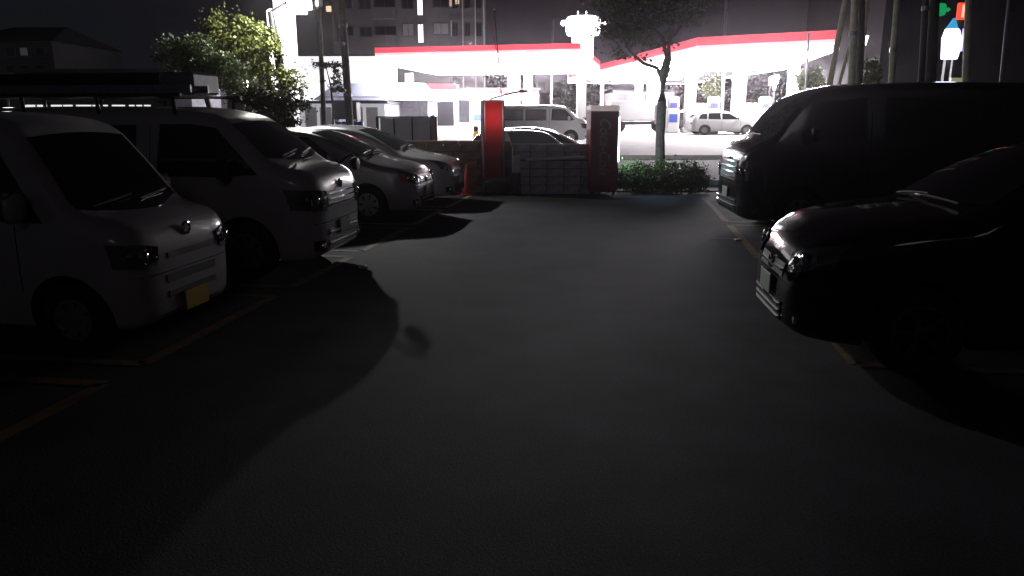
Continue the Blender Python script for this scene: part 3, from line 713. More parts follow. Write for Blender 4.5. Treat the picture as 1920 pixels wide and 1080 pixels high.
# ------------------------------------------------------------------ foliage
def leaves(name, blobs, n, size, m, parent, seed=1, shell=.55, aspect=.6):
    r = random.Random(seed); vs = []; fs = []
    tot = sum(b[3] * b[4] * b[5] for b in blobs)
    for (cx, cy, cz, ax_, ay, az) in blobs:
        k = int(n * ax_ * ay * az / tot); nc = max(5, int(9 * shell + 5)); cl = []
        for _ in range(nc):
            p = Vector((r.gauss(0, 1), r.gauss(0, 1), r.gauss(0, 1))).normalized() * (.35 + .65 * r.random() ** .6)
            cl.append((p, r.uniform(.16, .34)))
        for _ in range(k):
            if r.random() < .86:
                p, sg = cl[r.randrange(nc)]; p = p + Vector((r.gauss(0, sg), r.gauss(0, sg), r.gauss(0, sg * .8)))
            else: p = Vector((r.gauss(0, .5), r.gauss(0, .5), r.gauss(0, .5)))
            q = Vector((cx + p.x * ax_, cy + p.y * ay, cz + p.z * az))
            s = size * r.uniform(.6, 1.35)
            u = Vector((r.gauss(0, 1), r.gauss(0, 1), r.gauss(0, .7))).normalized(); w = u.cross(Vector((r.gauss(0, 1), r.gauss(0, 1), r.gauss(0, 1)))).normalized()
            o = len(vs); vs += [q - u * s, q - w * s * aspect, q + u * s, q + w * s * aspect]; fs.append((o, o + 1, o + 2, o + 3))
    mb = MB(); mb.add(vs, fs)
    o = mb.build(name, m, parent)
    return o
def tree(name, base, trunk_pts, radii, branches, blobs, n, size, m, label, group=None, seed=1, bark=None, z0=None, cat='tree', shell=.55):
    root = empty(name, base); tag(root, label, cat, group); b = Vector(base)
    t = MB(); t.tube([Vector(p) - b for p in trunk_pts], radii, 9); tr = t.build('trunk', bark or BARK, root, smooth=60)
    if branches:
        for (pts, ra) in branches: MB().tube([Vector(p) - b for p in pts], ra, 6).build('branch', bark or BARK, tr, smooth=60)
    leaves('crown', [(x - b.x, y - b.y, z - b.z, a, c, d) for (x, y, z, a, c, d) in blobs], n, size, m, root, seed, shell)
    return root
def V(px, py, D): return at(px, py, D)
PX = lambda D: D / FPX
def blob(px, py, D, rx, ry, dy=None):
    p = at(px, py, D); s = PX(D); return (p.x, p.y, p.z, rx * s, (dy or (rx + ry) / 2 * s), ry * s)

# left trees lit by the floodlight
D = 19.5
b0 = V(460, 240, D); b0.z = .02
PALEB = mat('pale bark', (.32, .29, .24), .8, var=.3, vscale=12)
tree('yellow_green_tree', b0, [b0, V(468, 190, D), V(472, 150, D), V(436, 105, D), V(428, 60, D), V(424, 35, D)], [.09, .08, .07, .05, .03, .02],
     [([V(470, 150, D), V(492, 120, D), V(478, 80, D), V(480, 50, D)], .025), ([V(455, 130, D), V(440, 112, D), V(415, 118, D), V(395, 100, D)], .022), ([V(480, 170, D), V(515, 150, D), V(545, 150, D)], .025)],
     [blob(425, 55, D, 38, 36), blob(405, 48, D, 22, 22), blob(465, 85, D, 34, 36), blob(492, 65, D, 22, 26), blob(500, 105, D, 36, 30), blob(535, 145, D, 32, 22), blob(490, 140, D, 40, 28), blob(455, 125, D, 36, 26), blob(560, 160, D, 18, 18), blob(510, 175, D, 42, 20), blob(425, 100, D, 30, 30)],
     9000, .045, LEAFB, 'yellow green tree beside the bright floodlight, growing behind the parked cars', seed=3, bark=PALEB)
D = 17.5
b1 = V(395, 250, D); b1.z = .0
tree('pale_green_tree', b1, [b1, V(392, 200, D), V(380, 160, D), V(365, 130, D), V(352, 100, D)], [.07, .06, .05, .035, .02],
     [([V(388, 180, D), V(400, 150, D), V(420, 125, D)], .02), ([V(380, 165, D), V(355, 140, D), V(330, 115, D)], .02)],
     [blob(345, 90, D, 40, 24), blob(325, 110, D, 28, 20), blob(365, 80, D, 30, 16), blob(385, 115, D, 44, 28), blob(420, 125, D, 34, 24), blob(400, 150, D, 36, 16), blob(440, 155, D, 30, 22), blob(350, 125, D, 36, 20)],
     8500, .038, LEAFA, 'pale grey green tree above the roof of the white work van', seed=5, bark=PALEB)
D = 16.8
b2_ = V(540, 240, D); b2_.z = 0
tree('dark_shrub', b2_, [b2_, V(535, 215, D), V(528, 195, D)], [.04, .03, .02], None,
     [blob(500, 190, D, 50, 22), blob(540, 205, D, 36, 26), blob(470, 185, D, 40, 18), blob(520, 225, D, 40, 16)], 5200, .036, LEAFD, 'dark shrub between the work van windscreen and the white station wall', seed=6, cat='shrub')
D = 26
b3 = V(622, 240, D); b3.z = .02
tree('slender_tree', b3, [b3, V(624, 200, D), V(620, 160, D), V(612, 128, D)], [.04, .035, .03, .015], [([V(620, 160, D), V(632, 150, D), V(636, 142, D)], .014)],
     [blob(612, 122, D, 24, 9), blob(632, 140, D, 9, 14), blob(628, 162, D, 14, 9), blob(606, 150, D, 8, 6), blob(640, 168, D, 8, 8)], 900, .05, mat('olive leaves', (.10, .12, .06), .6, var=.4), 'slender sparse tree between the two utility poles on the left', seed=8)

# right tree in front of the forecourt
D = 18.6
b4 = V(1240, 312, D); b4.z = .02
tree('street_tree', b4, [b4, V(1238, 260, D), V(1241, 190, D), V(1244, 140, D), V(1252, 110, D), V(1258, 50, D), V(1262, -10, D)], [.135, .115, .115, .13, .09, .07, .05],
     [([V(1243, 150, D), V(1232, 128, D), V(1205, 118, D), V(1180, 95, D), V(1165, 60, D)], [.06, .05, .04, .03, .015]), ([V(1252, 112, D), V(1240, 70, D), V(1215, 40, D), V(1200, 0, D)], [.05, .045, .03, .015]), ([V(1256, 80, D), V(1280, 40, D), V(1295, 0, D)], [.045, .03, .015])],
     [blob(1180, 30, D, 62, 44), blob(1158, 72, D, 24, 26), blob(1160, 100, D, 22, 14), blob(1215, 60, D, 44, 30), blob(1260, 10, D, 58, 34), blob(1150, -10, D, 44, 40), blob(1220, -30, D, 80, 44), blob(1195, 108, D, 22, 10), blob(1290, -30, D, 30, 24)],
     7200, .050, LEAFD, 'dark street tree with a forked trunk rising from the hedge', seed=11, shell=.3)
# hedge
hd = empty('hedge', (3.4, 17.45, 0)); tag(hd, 'clipped green hedge at the foot of the street tree', 'hedge')
leaves('hedge_foliage', [(-.75 + i * .215, 0, .34 + .03 * math.sin(i * 2.1), .22, .28, .36) for i in range(9)], 13000, .030, LEAFH, hd, seed=13, shell=2.4)
st_ = MB()
for i in range(26): x_ = -.85 + i * .073; st_.tube([(x_, rnd.uniform(-.08, .08), 0), (x_ + rnd.uniform(-.05, .05), rnd.uniform(-.15, .15), .5 + rnd.uniform(0, .18))], .007, 4)
st_.build('stems', BARK, hd)

# ------------------------------------------------------------------ petrol station
def fascia_ring(root, poly, z0, z1, zr):
    """white lower band, red upper band, roof slab, ceiling"""
    n = len(poly)
    for i in range(n):
        a = Vector(poly[i]); b = Vector(poly[(i + 1) % n]); d = (b - a); Ln = d.length; d.normalize(); nn = Vector((d.y, -d.x))
        c = (a + b) / 2; ang = math.atan2(d.y, d.x)
        MB().box((c.x, c.y, (zr + z1) / 2), (Ln, .16, z1 - zr), rz=ang).build('red_fascia', REDLIT, root)
        MB().box((c.x, c.y, zr - .085), (Ln - .01, .14, .17), rz=ang).build('bloom_stripe', PINKBLOOM, root)  # emissive strip painting the glare fade from red to white
        MB().box((c.x, c.y, (z0 + zr) / 2 - .09), (Ln - .02, .12, zr - z0 - .18), rz=ang).build('white_fascia', WHITELIT, root)
    ce = Vector((sum(p[0] for p in poly) / n, sum(p[1] for p in poly) / n))
    inn = [tuple(Vector(p) + (ce - Vector(p)).normalized() * .3) for p in poly]
    MB().prism(inn, z0 + .1, z0 + .16).build('ceiling', CEIL, root)
    MB().prism(inn, z1 - .12, z1 - .04).build('roof_slab', WHITEM, root)
can1 = empty('station_canopy', (0, 0, 0)); tag(can1, 'left petrol station canopy with a long red and white fascia', 'canopy', 'petrol station canopies')
A = at(705, 100, 53); B = at(1085, 90, 49.5)
p1 = [(A.x, 53), (B.x, 49.5), (B.x + 3.2, 66), (A.x + 2.6, 69)]
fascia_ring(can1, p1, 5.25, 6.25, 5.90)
pan = MB().box((0, 0, 0), (1.5, .9, .14)).build('ceiling_light', PANEL, can1, loc=(0, 0, 0)); pf = True
def grid_panels(root, poly, nx, ny, z, m=pan):
    global pf
    P4 = [Vector(p) for p in poly]
    for i in range(nx):
        for j in range(ny):
            u, v = (i + .5) / nx, (j + .5) / ny
            q = (P4[0] * (1 - u) + P4[1] * u) * (1 - v) + (P4[3] * (1 - u) + P4[2] * u) * v
            if pf: pan.location = (q.x, q.y, z); pf = False
            else: share(pan, (q.x, q.y, z), root)
grid_panels(can1, p1, 5, 5, 5.29)
def column(root, px, D, w, z1, m=WHITEM):
    p = at(px, 240, D); z0 = zg(D); MB().box((p.x, D, (z0 + z1) / 2), (w, w, z1 - z0), bev=.05).build('column', m, root)
    MB().box((p.x, D, z0 + .15), (w + .3, w + .3, .3), bev=.05).build('column_base', WHITEM, root)
for px, D_ in ((735, 56), (963, 54.5), (770, 66), (990, 64)): column(can1, px, D_, .9 if D_ < 60 else .7, 5.3)
can2 = empty('station_canopy', (0, 0, 0)); tag(can2, 'right petrol station canopy, angled, red and white fascia reaching the poles', 'canopy', 'petrol station canopies')
A = at(1065, 150, 85); B = at(1310, 82, 46); Cc = at(1574, 70, 42)
p2 = [(A.x, 85), (B.x, 46), (Cc.x, 42), (Cc.x + 3.5, 60), (A.x + 14, 88)]
p2q = [(B.x, 46), (Cc.x, 42), (Cc.x + 3, 60), (B.x - 1.5, 64)]
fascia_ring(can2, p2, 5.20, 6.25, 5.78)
grid_panels(can2, p2q, 4, 6, 5.24)
grid_panels(can2, [(A.x + 1.5, 82), (B.x - 1.2, 62), (B.x + 6, 66), (A.x + 10, 84)], 3, 4, 5.24)
for px, D_, w in ((1291, 48, .62), (1381, 48, .72), (1222, 62, .9), (1127, 62, .25), (1480, 50, .6), (1195, 76, .7)): column(can2, px, D_, w, 5.25)
# pumps
PUMPB = mat('pump display', (.10, .10, .35), .3, emit=(.25, .25, .8), estr=.35)
pump = empty('fuel_pump', (0, 0, 0)); 
MB().box((0, 0, .75), (.75, .5, 1.5), bev=.04).build('cabinet', WHITEM, pump); MB().box((0, 0, 1.85), (.72, .42, .70), bev=.08).build('head', WHITEM, pump)
MB().box((0, -.22, 1.70), (.42, .03, .26)).build('display', PUMPB, pump); MB().tube([(.40, -.1, 1.5), (.48, -.2, 1.0), (.42, -.2, .5), (.40, -.15, .9)], .03, 6).build('hose', PLASTIC, pump)
MB().box((0, -.26, .9), (.5, .02, .5)).build('panel', BLUE, pump)
for i, (px, D_, lb) in enumerate([(1260, 47.5, 'white fuel pump just right of the street tree trunk'), (1335, 47, 'white fuel pump between the two right canopy columns'), (1431, 46.5, 'white fuel pump right of the right canopy column'), (895, 58, 'white fuel pump left of the red sign board')]):
    o = pump if i == 0 else copy_tree(pump); p = at(px, 240, D_); o.location = (p.x, D_, zg(D_)); tag(o, lb, 'fuel pump', 'fuel pumps')
# oil cabinets beside the pumps
ob = MB().box((0, 0, .95), (1.5, .7, 1.9), bev=.04).build('service_cabinet', WHITEM)
for i, (px, D_, lb) in enumerate([(1310, 49, 'white service cabinet left of the middle fuel pump'), (1405, 48.5, 'white service cabinet beside the right canopy column')]):
    o = ob if i == 0 else ob.copy()
    if i: C.objects.link(o)
    p = at(px, 240, D_); o.location = (p.x, D_, zg(D_) - .1); tag(o, lb, 'cabinet', 'service cabinets')

# shop buildings
def building(name, px0, px1, D_, ztop, depth, m, label, cat='building', zb=None):
    a, b = at(px0, 215, D_), at(px1, 215, D_); z0 = zg(D_) - .1 if zb is None else zb
    root = empty(name, ((a.x + b.x) / 2, D_, z0)); tag(root, label, cat)
    w = b.x - a.x; h = ztop - z0
    MB().box((0, depth / 2, h / 2), (w, depth, h)).build('wall', m, root)
    MB().box((0, depth / 2, h + .08), (w + .3, depth + .3, .16)).build('roof', DKSTEEL, root)
    return root, w, h
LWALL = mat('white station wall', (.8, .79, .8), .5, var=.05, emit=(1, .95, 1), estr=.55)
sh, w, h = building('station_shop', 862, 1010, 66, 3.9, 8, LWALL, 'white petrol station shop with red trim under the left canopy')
MB().box((0, -.06, h - .18), (w, .1, .34)).build('red_trim', REDLIT, sh)
for x in (-3.0, -1.6, -.2, 1.6): MB().box((x, -.03, 1.5), (.9, .05, 1.9)).build('window', DARKWIN if x != -.2 else GREYWIN, sh)
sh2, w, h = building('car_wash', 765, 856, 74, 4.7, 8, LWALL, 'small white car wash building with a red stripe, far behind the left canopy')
MB().box((0, -.06, h - .25), (w, .1, .55)).build('red_stripe', REDLIT, sh2)
for x in (-.9, 1.3): MB().box((x, -.03, 1.3), (1.6, .05, 2.3)).build('bay_opening', DARKWIN, sh2)
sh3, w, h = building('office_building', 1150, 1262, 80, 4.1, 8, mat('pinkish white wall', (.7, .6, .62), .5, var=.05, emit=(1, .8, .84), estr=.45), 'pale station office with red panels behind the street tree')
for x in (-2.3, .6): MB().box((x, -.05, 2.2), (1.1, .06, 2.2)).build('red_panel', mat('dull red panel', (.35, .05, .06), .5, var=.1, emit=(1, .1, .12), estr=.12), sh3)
MB().box((-.9, -.05, 1.2), (1.2, .06, 1.6)).build('window', GREYWIN, sh3)
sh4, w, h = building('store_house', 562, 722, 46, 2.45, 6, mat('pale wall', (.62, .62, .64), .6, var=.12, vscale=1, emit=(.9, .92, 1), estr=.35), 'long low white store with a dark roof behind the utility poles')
MB().box((0, -.25, h + .05), (w + .5, .5, .10)).build('eave', DKSTEEL, sh4)
for x in (-1.9, -1.0, .9, 1.8): MB().box((x, -.03, 1.0), (.7, .05, 1.4), bev=.0).build('shutter', mat('grey shutter', (.45, .45, .47), .5, var=.1), sh4)
sh5, w, h = building('white_hall', 548, 712, 64, 6.5, 10, mat('glowing white wall', (.8, .8, .8), .5, var=.05, emit=(1, .97, 1), estr=.95), 'tall self-lit white hall behind the low store, left of the canopy')  # wall emits by itself, in place of floodlights shining on it
rf = empty('grey_roof_building', at(700, 186, 52)); tag(rf, 'low grey tiled roof showing left of the canopy column', 'building'); z = rf.location.z; rf.location.z = 0
MB().box((0, 3, 1.5), (7.4, 6, 3.0)).build('wall', CONC, rf)
MB().add([(-4, -.6, 2.75), (4, -.6, 2.75), (3.2, 3, 4.0), (-3.2, 3, 4.0), (-4, 6.6, 2.75), (4, 6.6, 2.75)], [(0, 1, 2, 3), (3, 2, 5, 4), (0, 3, 4), (1, 5, 2), (0, 4, 5, 1)]).build('roof', GRP, rf)
# dark van-like shed with blue drums
ds = empty('dark_shed', at(651, 205, 40)); ds.location.z = zg(40); tag(ds, 'dark open shed at the foot of the right utility pole', 'shed')
for x in (-.56, .56): MB().box((x, 0, .7), (.06, .8, 1.5)).build('side_wall', DKSTEEL, ds)
MB().box((0, 0, 1.55), (1.2, 1.0, .85)).build('upper_box', DKSTEEL, ds)
for i, px in enumerate((634, 645, 667, 676)):
    p = at(px, 225, 38.5); dr = empty('drum', (p.x, 38.5, zg(38.5))); tag(dr, ['blue and white drum leftmost under the dark shed', 'blue and white drum second from the left under the dark shed', 'blue and white drum right of the utility pole', 'solid blue drum rightmost beside the dark shed'][i], 'drum', 'blue drums')
    MB().lathe([(.0, .0), (.14, 0), (.15, .3), (.14, .32), (.15, .34), (.15, 1.0), (.13, 1.06), (0, 1.07)], n=14).build('drum_body', BLUE, dr, smooth=40)
    if i < 3: MB().lathe([(.155, .5), (.155, .85)], n=14).build('white_band', WHITEM, dr)

# lit sign tower
p = at(1093, 50, 52); tw = empty('sign_tower', (p.x, 52, zg(52))); tag(tw, 'glowing white round sign tower above the left canopy', 'sign')
z1 = at(1093, 32, 52).z - .7; z0 = at(1093, 66, 52).z - .7
MB().lathe([(0, z0), (1.05, z0), (1.16, z0 + .3), (1.16, z1 - .2), (1.02, z1), (0, z1)], n=28).build('lit_drum', SIGNLIT, tw, smooth=50)
MB().lathe([(.72, 4.8), (.72, z0)], n=18).build('lit_stem', SIGNLIT, tw, smooth=50)
MB().box((0, 0, 2.6), (.6, .6, 5.2)).build('mast', WHITEM, tw)
for x in (-.35, .2): MB().lathe([(.03, z1), (.03, z1 + .25), (.06, z1 + .3), (0, z1 + .4)], (x, 0, 0), n=8).build('finial', SIGNLIT, tw)
for x, r_ in ((-1.32, .18), (1.42, .10)):
    a_ = MB().tube([(x * .75, 0, z1 - .4), (x, 0, z1 - .35)], .04, 6).build('lamp_arm', WHITEM, tw)
    MB().lathe([(0, -r_), (r_ * .7, -r_ * .7), (r_, 0), (r_ * .7, r_ * .7), (0, r_)], (x, -.2, z1 - .4), n=14).build('lamp', LAMPW, a_, smooth=80)

# tall white pylon sign on the left
p = at(531, 90, 38); py = empty('pylon_sign', (p.x, 38, zg(38))); tag(py, 'overexposed tall white pylon sign beside the floodlight pole', 'sign')
MB().box((0, 0, 4.3), (1.30, .45, 4.2), bev=.08).build('lit_panel', SIGNLIT, py)
MB().box((0, 0, 1.1), (.5, .3, 2.2)).build('post', WHITEM, py)
MB().box((.95, 0, 6.25), (.6, .2, .17)).build('lit_arm', SIGNLIT, py)
MB().box((-.05, 0, 6.6), (.5, .3, .6)).build('lit_crest', SIGNLIT, py)

# floodlight on its pole: the light that throws the long shadows
LP = Vector((-5.25, 19.4, 4.52))
_b = at(556, 250, 19.6); FB = Vector((_b.x, 19.6, .02)); _t = at(507, 22, 19.6) - FB
fp = empty('floodlight_pole', FB); tag(fp, 'leaning dark pole carrying the glaring floodlight at the top left', 'floodlight')
MB().tube([(0, 0, 0), (_t.x * .4, 0, _t.z * .45), (_t.x * .8, 0, _t.z * .8), _t], [.13, .13, .11, .07], 10).build('pole', DKSTEEL, fp, smooth=50)
l0 = LP - FB
MB().tube([_t, (l0.x, l0.y + .1, l0.z + .18)], .03, 6).build('bracket', DKSTEEL, fp)
hd_ = MB().box((l0.x, l0.y + .08, l0.z + .02), (.66, .16, .44), bev=.03).build('lamp_housing', DKSTEEL, fp)
MB().box((l0.x, l0.y - .01, l0.z), (.60, .02, .38)).build('lamp_lens', FLOOD, hd_)
sl = bpy.data.lights.new('floodlight', 'SPOT'); sl.energy = 1550; sl.color = (.95, .96, 1.0); sl.spot_size = R(47); sl.spot_blend = 1.0; sl.shadow_soft_size = .05
so = bpy.data.objects.new('floodlight_beam', sl); C.objects.link(so); so.location = LP + Vector((0, -.08, -.02))
so.rotation_euler = (Vector((-.1, 12.0, 0)) - so.location).to_track_quat('-Z', 'Y').to_euler()
pl = bpy.data.lights.new('floodlight_spill', 'POINT'); pl.energy = 430; pl.color = (1.0, .98, .88); pl.shadow_soft_size = .06
po = bpy.data.objects.new('floodlight_spill', pl); C.objects.link(po); po.location = LP + Vector((.0, -.45, -.05))

s2 = bpy.data.lights.new('floodlight', 'SPOT'); s2.energy = 8000; s2.color = (1.0, .97, .99); s2.spot_size = R(62); s2.spot_blend = .8; s2.shadow_soft_size = .12  # invented second beam, added to brighten the street and station van
s2o = bpy.data.objects.new('added_street_fill', s2); C.objects.link(s2o); s2o.location = LP + Vector((.45, .25, .02))
s2o.rotation_euler = (Vector((4.5, 29, .3)) - s2o.location).to_track_quat('-Z', 'Y').to_euler()
MB().box((l0.x + .40, l0.y + .16, l0.z + .02), (.16, .40, .30), bev=.03, rz=.6).build('lamp_housing', DKSTEEL, fp)  # housing made up for the added street beam
# utility poles
def pole(px0, py0, px1, py1, D_, r, label, name='utility_pole', m=POLEC, cat='pole', group=None, bands=()):
    t, b = at(px0, py0, D_), at(px1, py1, D_); k = (zg(D_) - b.z) / (t.z - b.z); base = b + (t - b) * k
    tt = b + (t - b) * 1.35
    root = empty(name, (base.x, base.y, zg(D_) if D_ > 17.8 else 0)); tag(root, label, cat, group)
    o = Vector(root.location)
    MB().tube([(0, 0, 0), (b + (t - b) * .5) - o, tt - o], [r, r * .93, r * .8], 10).build('shaft', m, root, smooth=60)
    for bz in bands:
        c = b + (t - b) * bz - o; MB().lathe([(r * 1.12, -.06), (r * 1.12, .06)], c, n=12).build('band', STEEL, root)
    return root
pole(597, 0, 608, 235, 30, .10, 'left one of the two dark utility poles, its foot among pale walls', bands=(.5,), group='utility poles')
u2 = pole(640, 0, 656, 235, 29, .15, 'thicker of the two dark utility poles, left of the canopy', bands=(.25, .8), group='utility poles')
for dx in (-.42, .12): pass
t_ = at(637, 82, 28.8) - Vector(u2.location); MB().tube([at(622, 0, 28.8) - Vector(u2.location), t_], .045, 6).build('conduit', STEEL, u2)
MB().box(t_, (.34, .2, .12)).build('junction_box', STEEL, u2)
PP = mat('weathered pale pole', (.62, .56, .42), .75, var=.35, vscale=4, bump=.3)
PD = mat('dark pole', (.05, .045, .04), .8, var=.3, vscale=4)
gp = 'poles beyond the black van'
pole(1585, 0, 1556, 155, 22, .085, 'pale pole slanting left above the black van windscreen', 'guy_pole', PP, group=gp)
pole(1603, 0, 1597, 155, 21, .11, 'upright pale pole third from the left above the black van', 'utility_pole', PP, group=gp, bands=(.6,))
pole(1617, 0, 1611, 155, 21.3, .09, 'dark shaft added as the shaded right side of the upright pale pole', 'utility_pole', PD, group=gp)  # dark shaft stands in for the unlit right side of the pale pole
pole(1600, 60, 1573, 158, 21.5, .05, 'short thin stay slanting up to the upright pale pole', 'stay_pole', PP, group=gp)
pole(1626, 0, 1613, 155, 24, .06, 'thin yellowish pole next to the bright green bush', 'lamp_post', PP, group=gp)
pole(1682, 0, 1671, 155, 21, .09, 'single yellowish pole standing right of the green bush', 'utility_pole', PP, group=gp, bands=(.4,))
pole(1736, 0, 1727, 155, 23, .10, 'left of the two thick poles beside the blue white sign', 'utility_pole', PD, group=gp, bands=(.9,))
pole(1752, 0, 1744, 155, 23.5, .17, 'thickest dark pole, left of the blue white sign', 'utility_pole', PD, group=gp)
pole(1816, 0, 1811, 130, 25, .11, 'grey pole directly right of the blue white sign', 'utility_pole', PP, group=gp)
pole(1892, 0, 1881, 110, 26, .06, 'thin purplish pole at the far right edge', 'lamp_post', mat('purple grey pole', (.25, .2, .32), .6, var=.2), group=gp)
pole(1362, 0, 1359, 80, 60, .12, 'faint tall mast behind the right canopy', 'radio_mast', STEEL, cat='mast')
pole(1515, 90, 1511, 170, 40, .06, 'thin lamp post in front of the small bush at the end of the canopy', 'lamp_post', STEEL)
pole(1037, 50, 1036, 90, 70, .12, 'faint distant mast left of the glowing sign tower', 'radio_mast', STEEL, cat='mast')

# signs on the right
p = at(1786, 88, 34)
sgr = empty('shop_sign', (p.x, 34, zg(34))); tag(sgr, 'bright blue and white drop shaped lit sign between the right poles', 'sign')
def zz(py_, D_=34): return at(1790, py_, D_).z - .15
k_ = PX(34)
poly = [(-.34, zz(115)), (.28, zz(115)), (.42, zz(85)), (.25, zz(62)), (.18, zz(58)), (-.32, zz(58)), (-.42, zz(75)), (-.38, zz(95))]
def facep(poly, y0, y1): 
    n = len(poly); mb = MB(); mb.add([(x, y0, z) for x, z in poly] + [(x, y1, z) for x, z in poly], [tuple(range(n)), tuple(range(2 * n - 1, n - 1, -1))] + [(i, n + i, n + (i + 1) % n, (i + 1) % n) for i in range(n)]); return mb
facep(poly, 0, .2).build('white_face', mat('blue white lit', (.8, .8, .9), .4, emit=(.72, .78, 1), estr=3.0), sgr)
facep([(-.30, zz(57.5)), (.16, zz(57.5)), (-.03, zz(38))], 0, .2).build('blue_tip', mat('cyan lit', (.1, .5, .8), .4, emit=(.05, .42, .85), estr=.7), sgr)
MB().box((.50, .1, (zz(57) + zz(100)) / 2), (.12, .15, zz(57) - zz(100))).build('side_strip', mat('violet lit', (.5, .4, .8), .4, emit=(.35, .28, .75), estr=.8), sgr)
MB().box((0, .3, zz(115) / 2), (.2, .2, zz(115))).build('post', DKSTEEL, sgr)
p = at(1804, 28, 36); rs = empty('red_neon_sign', (p.x, 36, zg(36))); tag(rs, 'small glowing red sign above the blue white one', 'sign')
zt_, zb_ = at(1803, 12, 36).z - .15, at(1803, 44, 36).z - .15
MB().box((0, 0, (zt_ + zb_) / 2), (.5, .15, zt_ - zb_), bev=.04).build('lit_face', mat('red lit', (.8, .1, .05), .4, emit=(1, .07, .03), estr=1.1), rs)
MB().box((-.02, -.09, (zt_ + zb_) / 2), (.10, .03, (zt_ - zb_) * .75)).build('bright_stroke', mat('pink lit', (.9, .5, .4), .4, emit=(1, .45, .35), estr=1.3), rs)
MB().box((0, .2, zb_ / 2), (.15, .15, zb_)).build('post', DKSTEEL, rs)
p = at(1764, 18, 27); ts = empty('green_signal', (p.x, 27, .15)); tag(ts, 'green glowing signal lamp fixed between the right poles', 'signal')
zc = p.z - .15; GL = mat('green lit', (.0, .4, .15), .4, emit=(.01, .42, .13), estr=.6)
MB().lathe([(0, -.22), (.14, -.18), (.20, 0), (.14, .18), (0, .22)], (0, 0, zc), n=14).build('lamp', GL, ts, smooth=80)
MB().lathe([(0, -.08), (.08, 0), (0, .08)], (.26, 0, zc), n=10).build('side_lamp', GL, ts, smooth=80)
MB().tube([(-.4, .1, zc), (-.2, .05, zc)], .02, 5).build('bracket', DKSTEEL, ts)
MB().tube([(-.4, .1, 0), (-.4, .1, zc + .3)], .05, 8).build('post', DKSTEEL, ts)
p = at(1793, 152, 30); gl = empty('gate_lamp', (p.x, 30, .15)); tag(gl, 'dim yellowish flat lamp just above the black van roof', 'lamp'); zc = p.z - .15
MB().prism([(-.27, -.1), (.27, -.1), (.2, .1), (-.2, .1)], zc - .12, zc + .12).build('lamp_glass', mat('dim yellow lit', (.6, .55, .3), .4, emit=(.8, .72, .35), estr=.28), gl)
MB().tube([(0, 0.05, 0), (0, .05, zc - .12)], .04, 8).build('post', DKSTEEL, gl)
for i, px in enumerate((1741, 1753)):
    p = at(px, 135, 29); o = empty('reflector_post', (p.x, 29, .15)); tag(o, ['pale vertical marker between the thick poles', 'dim greenish marker right of the thick poles'][i], 'marker')
    MB().box((0, 0, p.z - .15), (.07, .05, .5 if i == 0 else .4)).build('strip', mat(['pale lit', 'teal lit'][i], (.5, .5, .5), .4, emit=[(.8, .85, .8), (.25, .35, .33)][i], estr=.5), o)
    MB().box((0, .05, (p.z - .15) / 2), (.05, .04, p.z - .15)).build('post', DKSTEEL, o)

# lamps
def lampst(px, py_, D_, r, label, name='street_lamp', m=None, tilt=0, group=None):
    p = at(px, py_, D_); z0 = zg(D_); o = empty(name, (p.x, D_, z0)); tag(o, label, 'street lamp', group); h = p.z - z0
    MB().tube([(0, .1, 0), (0, .1, h + .1)], .05, 6).build('post', DKSTEEL, o)
    MB().lathe([(0, -r), (r * .7, -r * .72), (r, 0), (r * .75, r * .72), (0, r)], (0, 0, h), n=14).build('lamp_globe', m or LAMPW, o, smooth=80)
    return o
lampst(466, 157, 24, .16, 'round glowing lamp showing through the left trees, upper of two', 'globe_lamp')
lampst(473, 180, 24.5, .13, 'round glowing lamp showing through the left trees, lower of two', 'globe_lamp')
lampst(8, 161, 35, .26, 'glowing street lamp at the far left edge')
def flood(px, py_, D_, w, h, label, tilt):
    p = at(px, py_, D_); z0 = zg(D_); o = empty('flood_lamp', (p.x, D_, z0)); tag(o, label, 'floodlight', 'distant floodlights')
    hh = p.z - z0
    MB().tube([(0, .15, 0), (0, .15, hh)], .04, 6).build('post', DKSTEEL, o)
    MB().add([(-w / 2, 0, hh - h / 2), (w / 2 - tilt, 0, hh - h / 2 - tilt * .3), (w / 2, 0, hh + h / 2), (-w / 2 + tilt, 0, hh + h / 2 - tilt * .3), (-w / 2, .12, hh - h / 2), (w / 2 - tilt, .12, hh - h / 2), (w / 2, .12, hh + h / 2), (-w / 2 + tilt, .12, hh + h / 2)],
             [(0, 1, 2, 3), (7, 6, 5, 4), (0, 4, 5, 1), (1, 5, 6, 2), (2, 6, 7, 3), (3, 7, 4, 0)]).build('lamp_face', LAMPW, o)
flood(1446, 151, 55, .25, .55, 'left lamp of the cluster of three below the right canopy', .03)
flood(1456, 148, 55.5, .38, .6, 'right upper lamp of the cluster of three below the right canopy', .06)
flood(1453, 161, 54.5, .22, .5, 'lowest lamp of the cluster of three below the right canopy', .05)
flood(1622, 75, 45, .38, .5, 'small white lamp just right of the canopy end between poles', .12)
flood(86, 152, 50, .30, 1.0, 'slanted white lamp left in the pair on the far left', -.12)
flood(98, 157, 50.5, .34, .5, 'slanted white lamp right in the pair on the far left', -.10)

# bushes beyond the right van
for i, (px, py_, D_, rx, ry, m, lb) in enumerate([(1520, 150, 42, 19, 20, LEAFH, 'small green bush under the end of the right canopy'), (1632, 142, 25.5, 15, 22, LEAFB, 'yellow green bush glowing beside the thin yellowish pole'), (1338, 165, 66, 16, 20, LEAFD, 'olive tree seen between the right canopy columns')]):
    b = at(px, py_, D_); b.z = zg(D_)
    tree('bush', b, [b, at(px, py_, D_)], [.06, .03], None, [blob(px, py_, D_, rx, ry), blob(px + 4, py_ + 14, D_, rx * .9, ry * .7)], 2200, .06 * D_ / 30, m, lb, seed=20 + i, cat='bush')

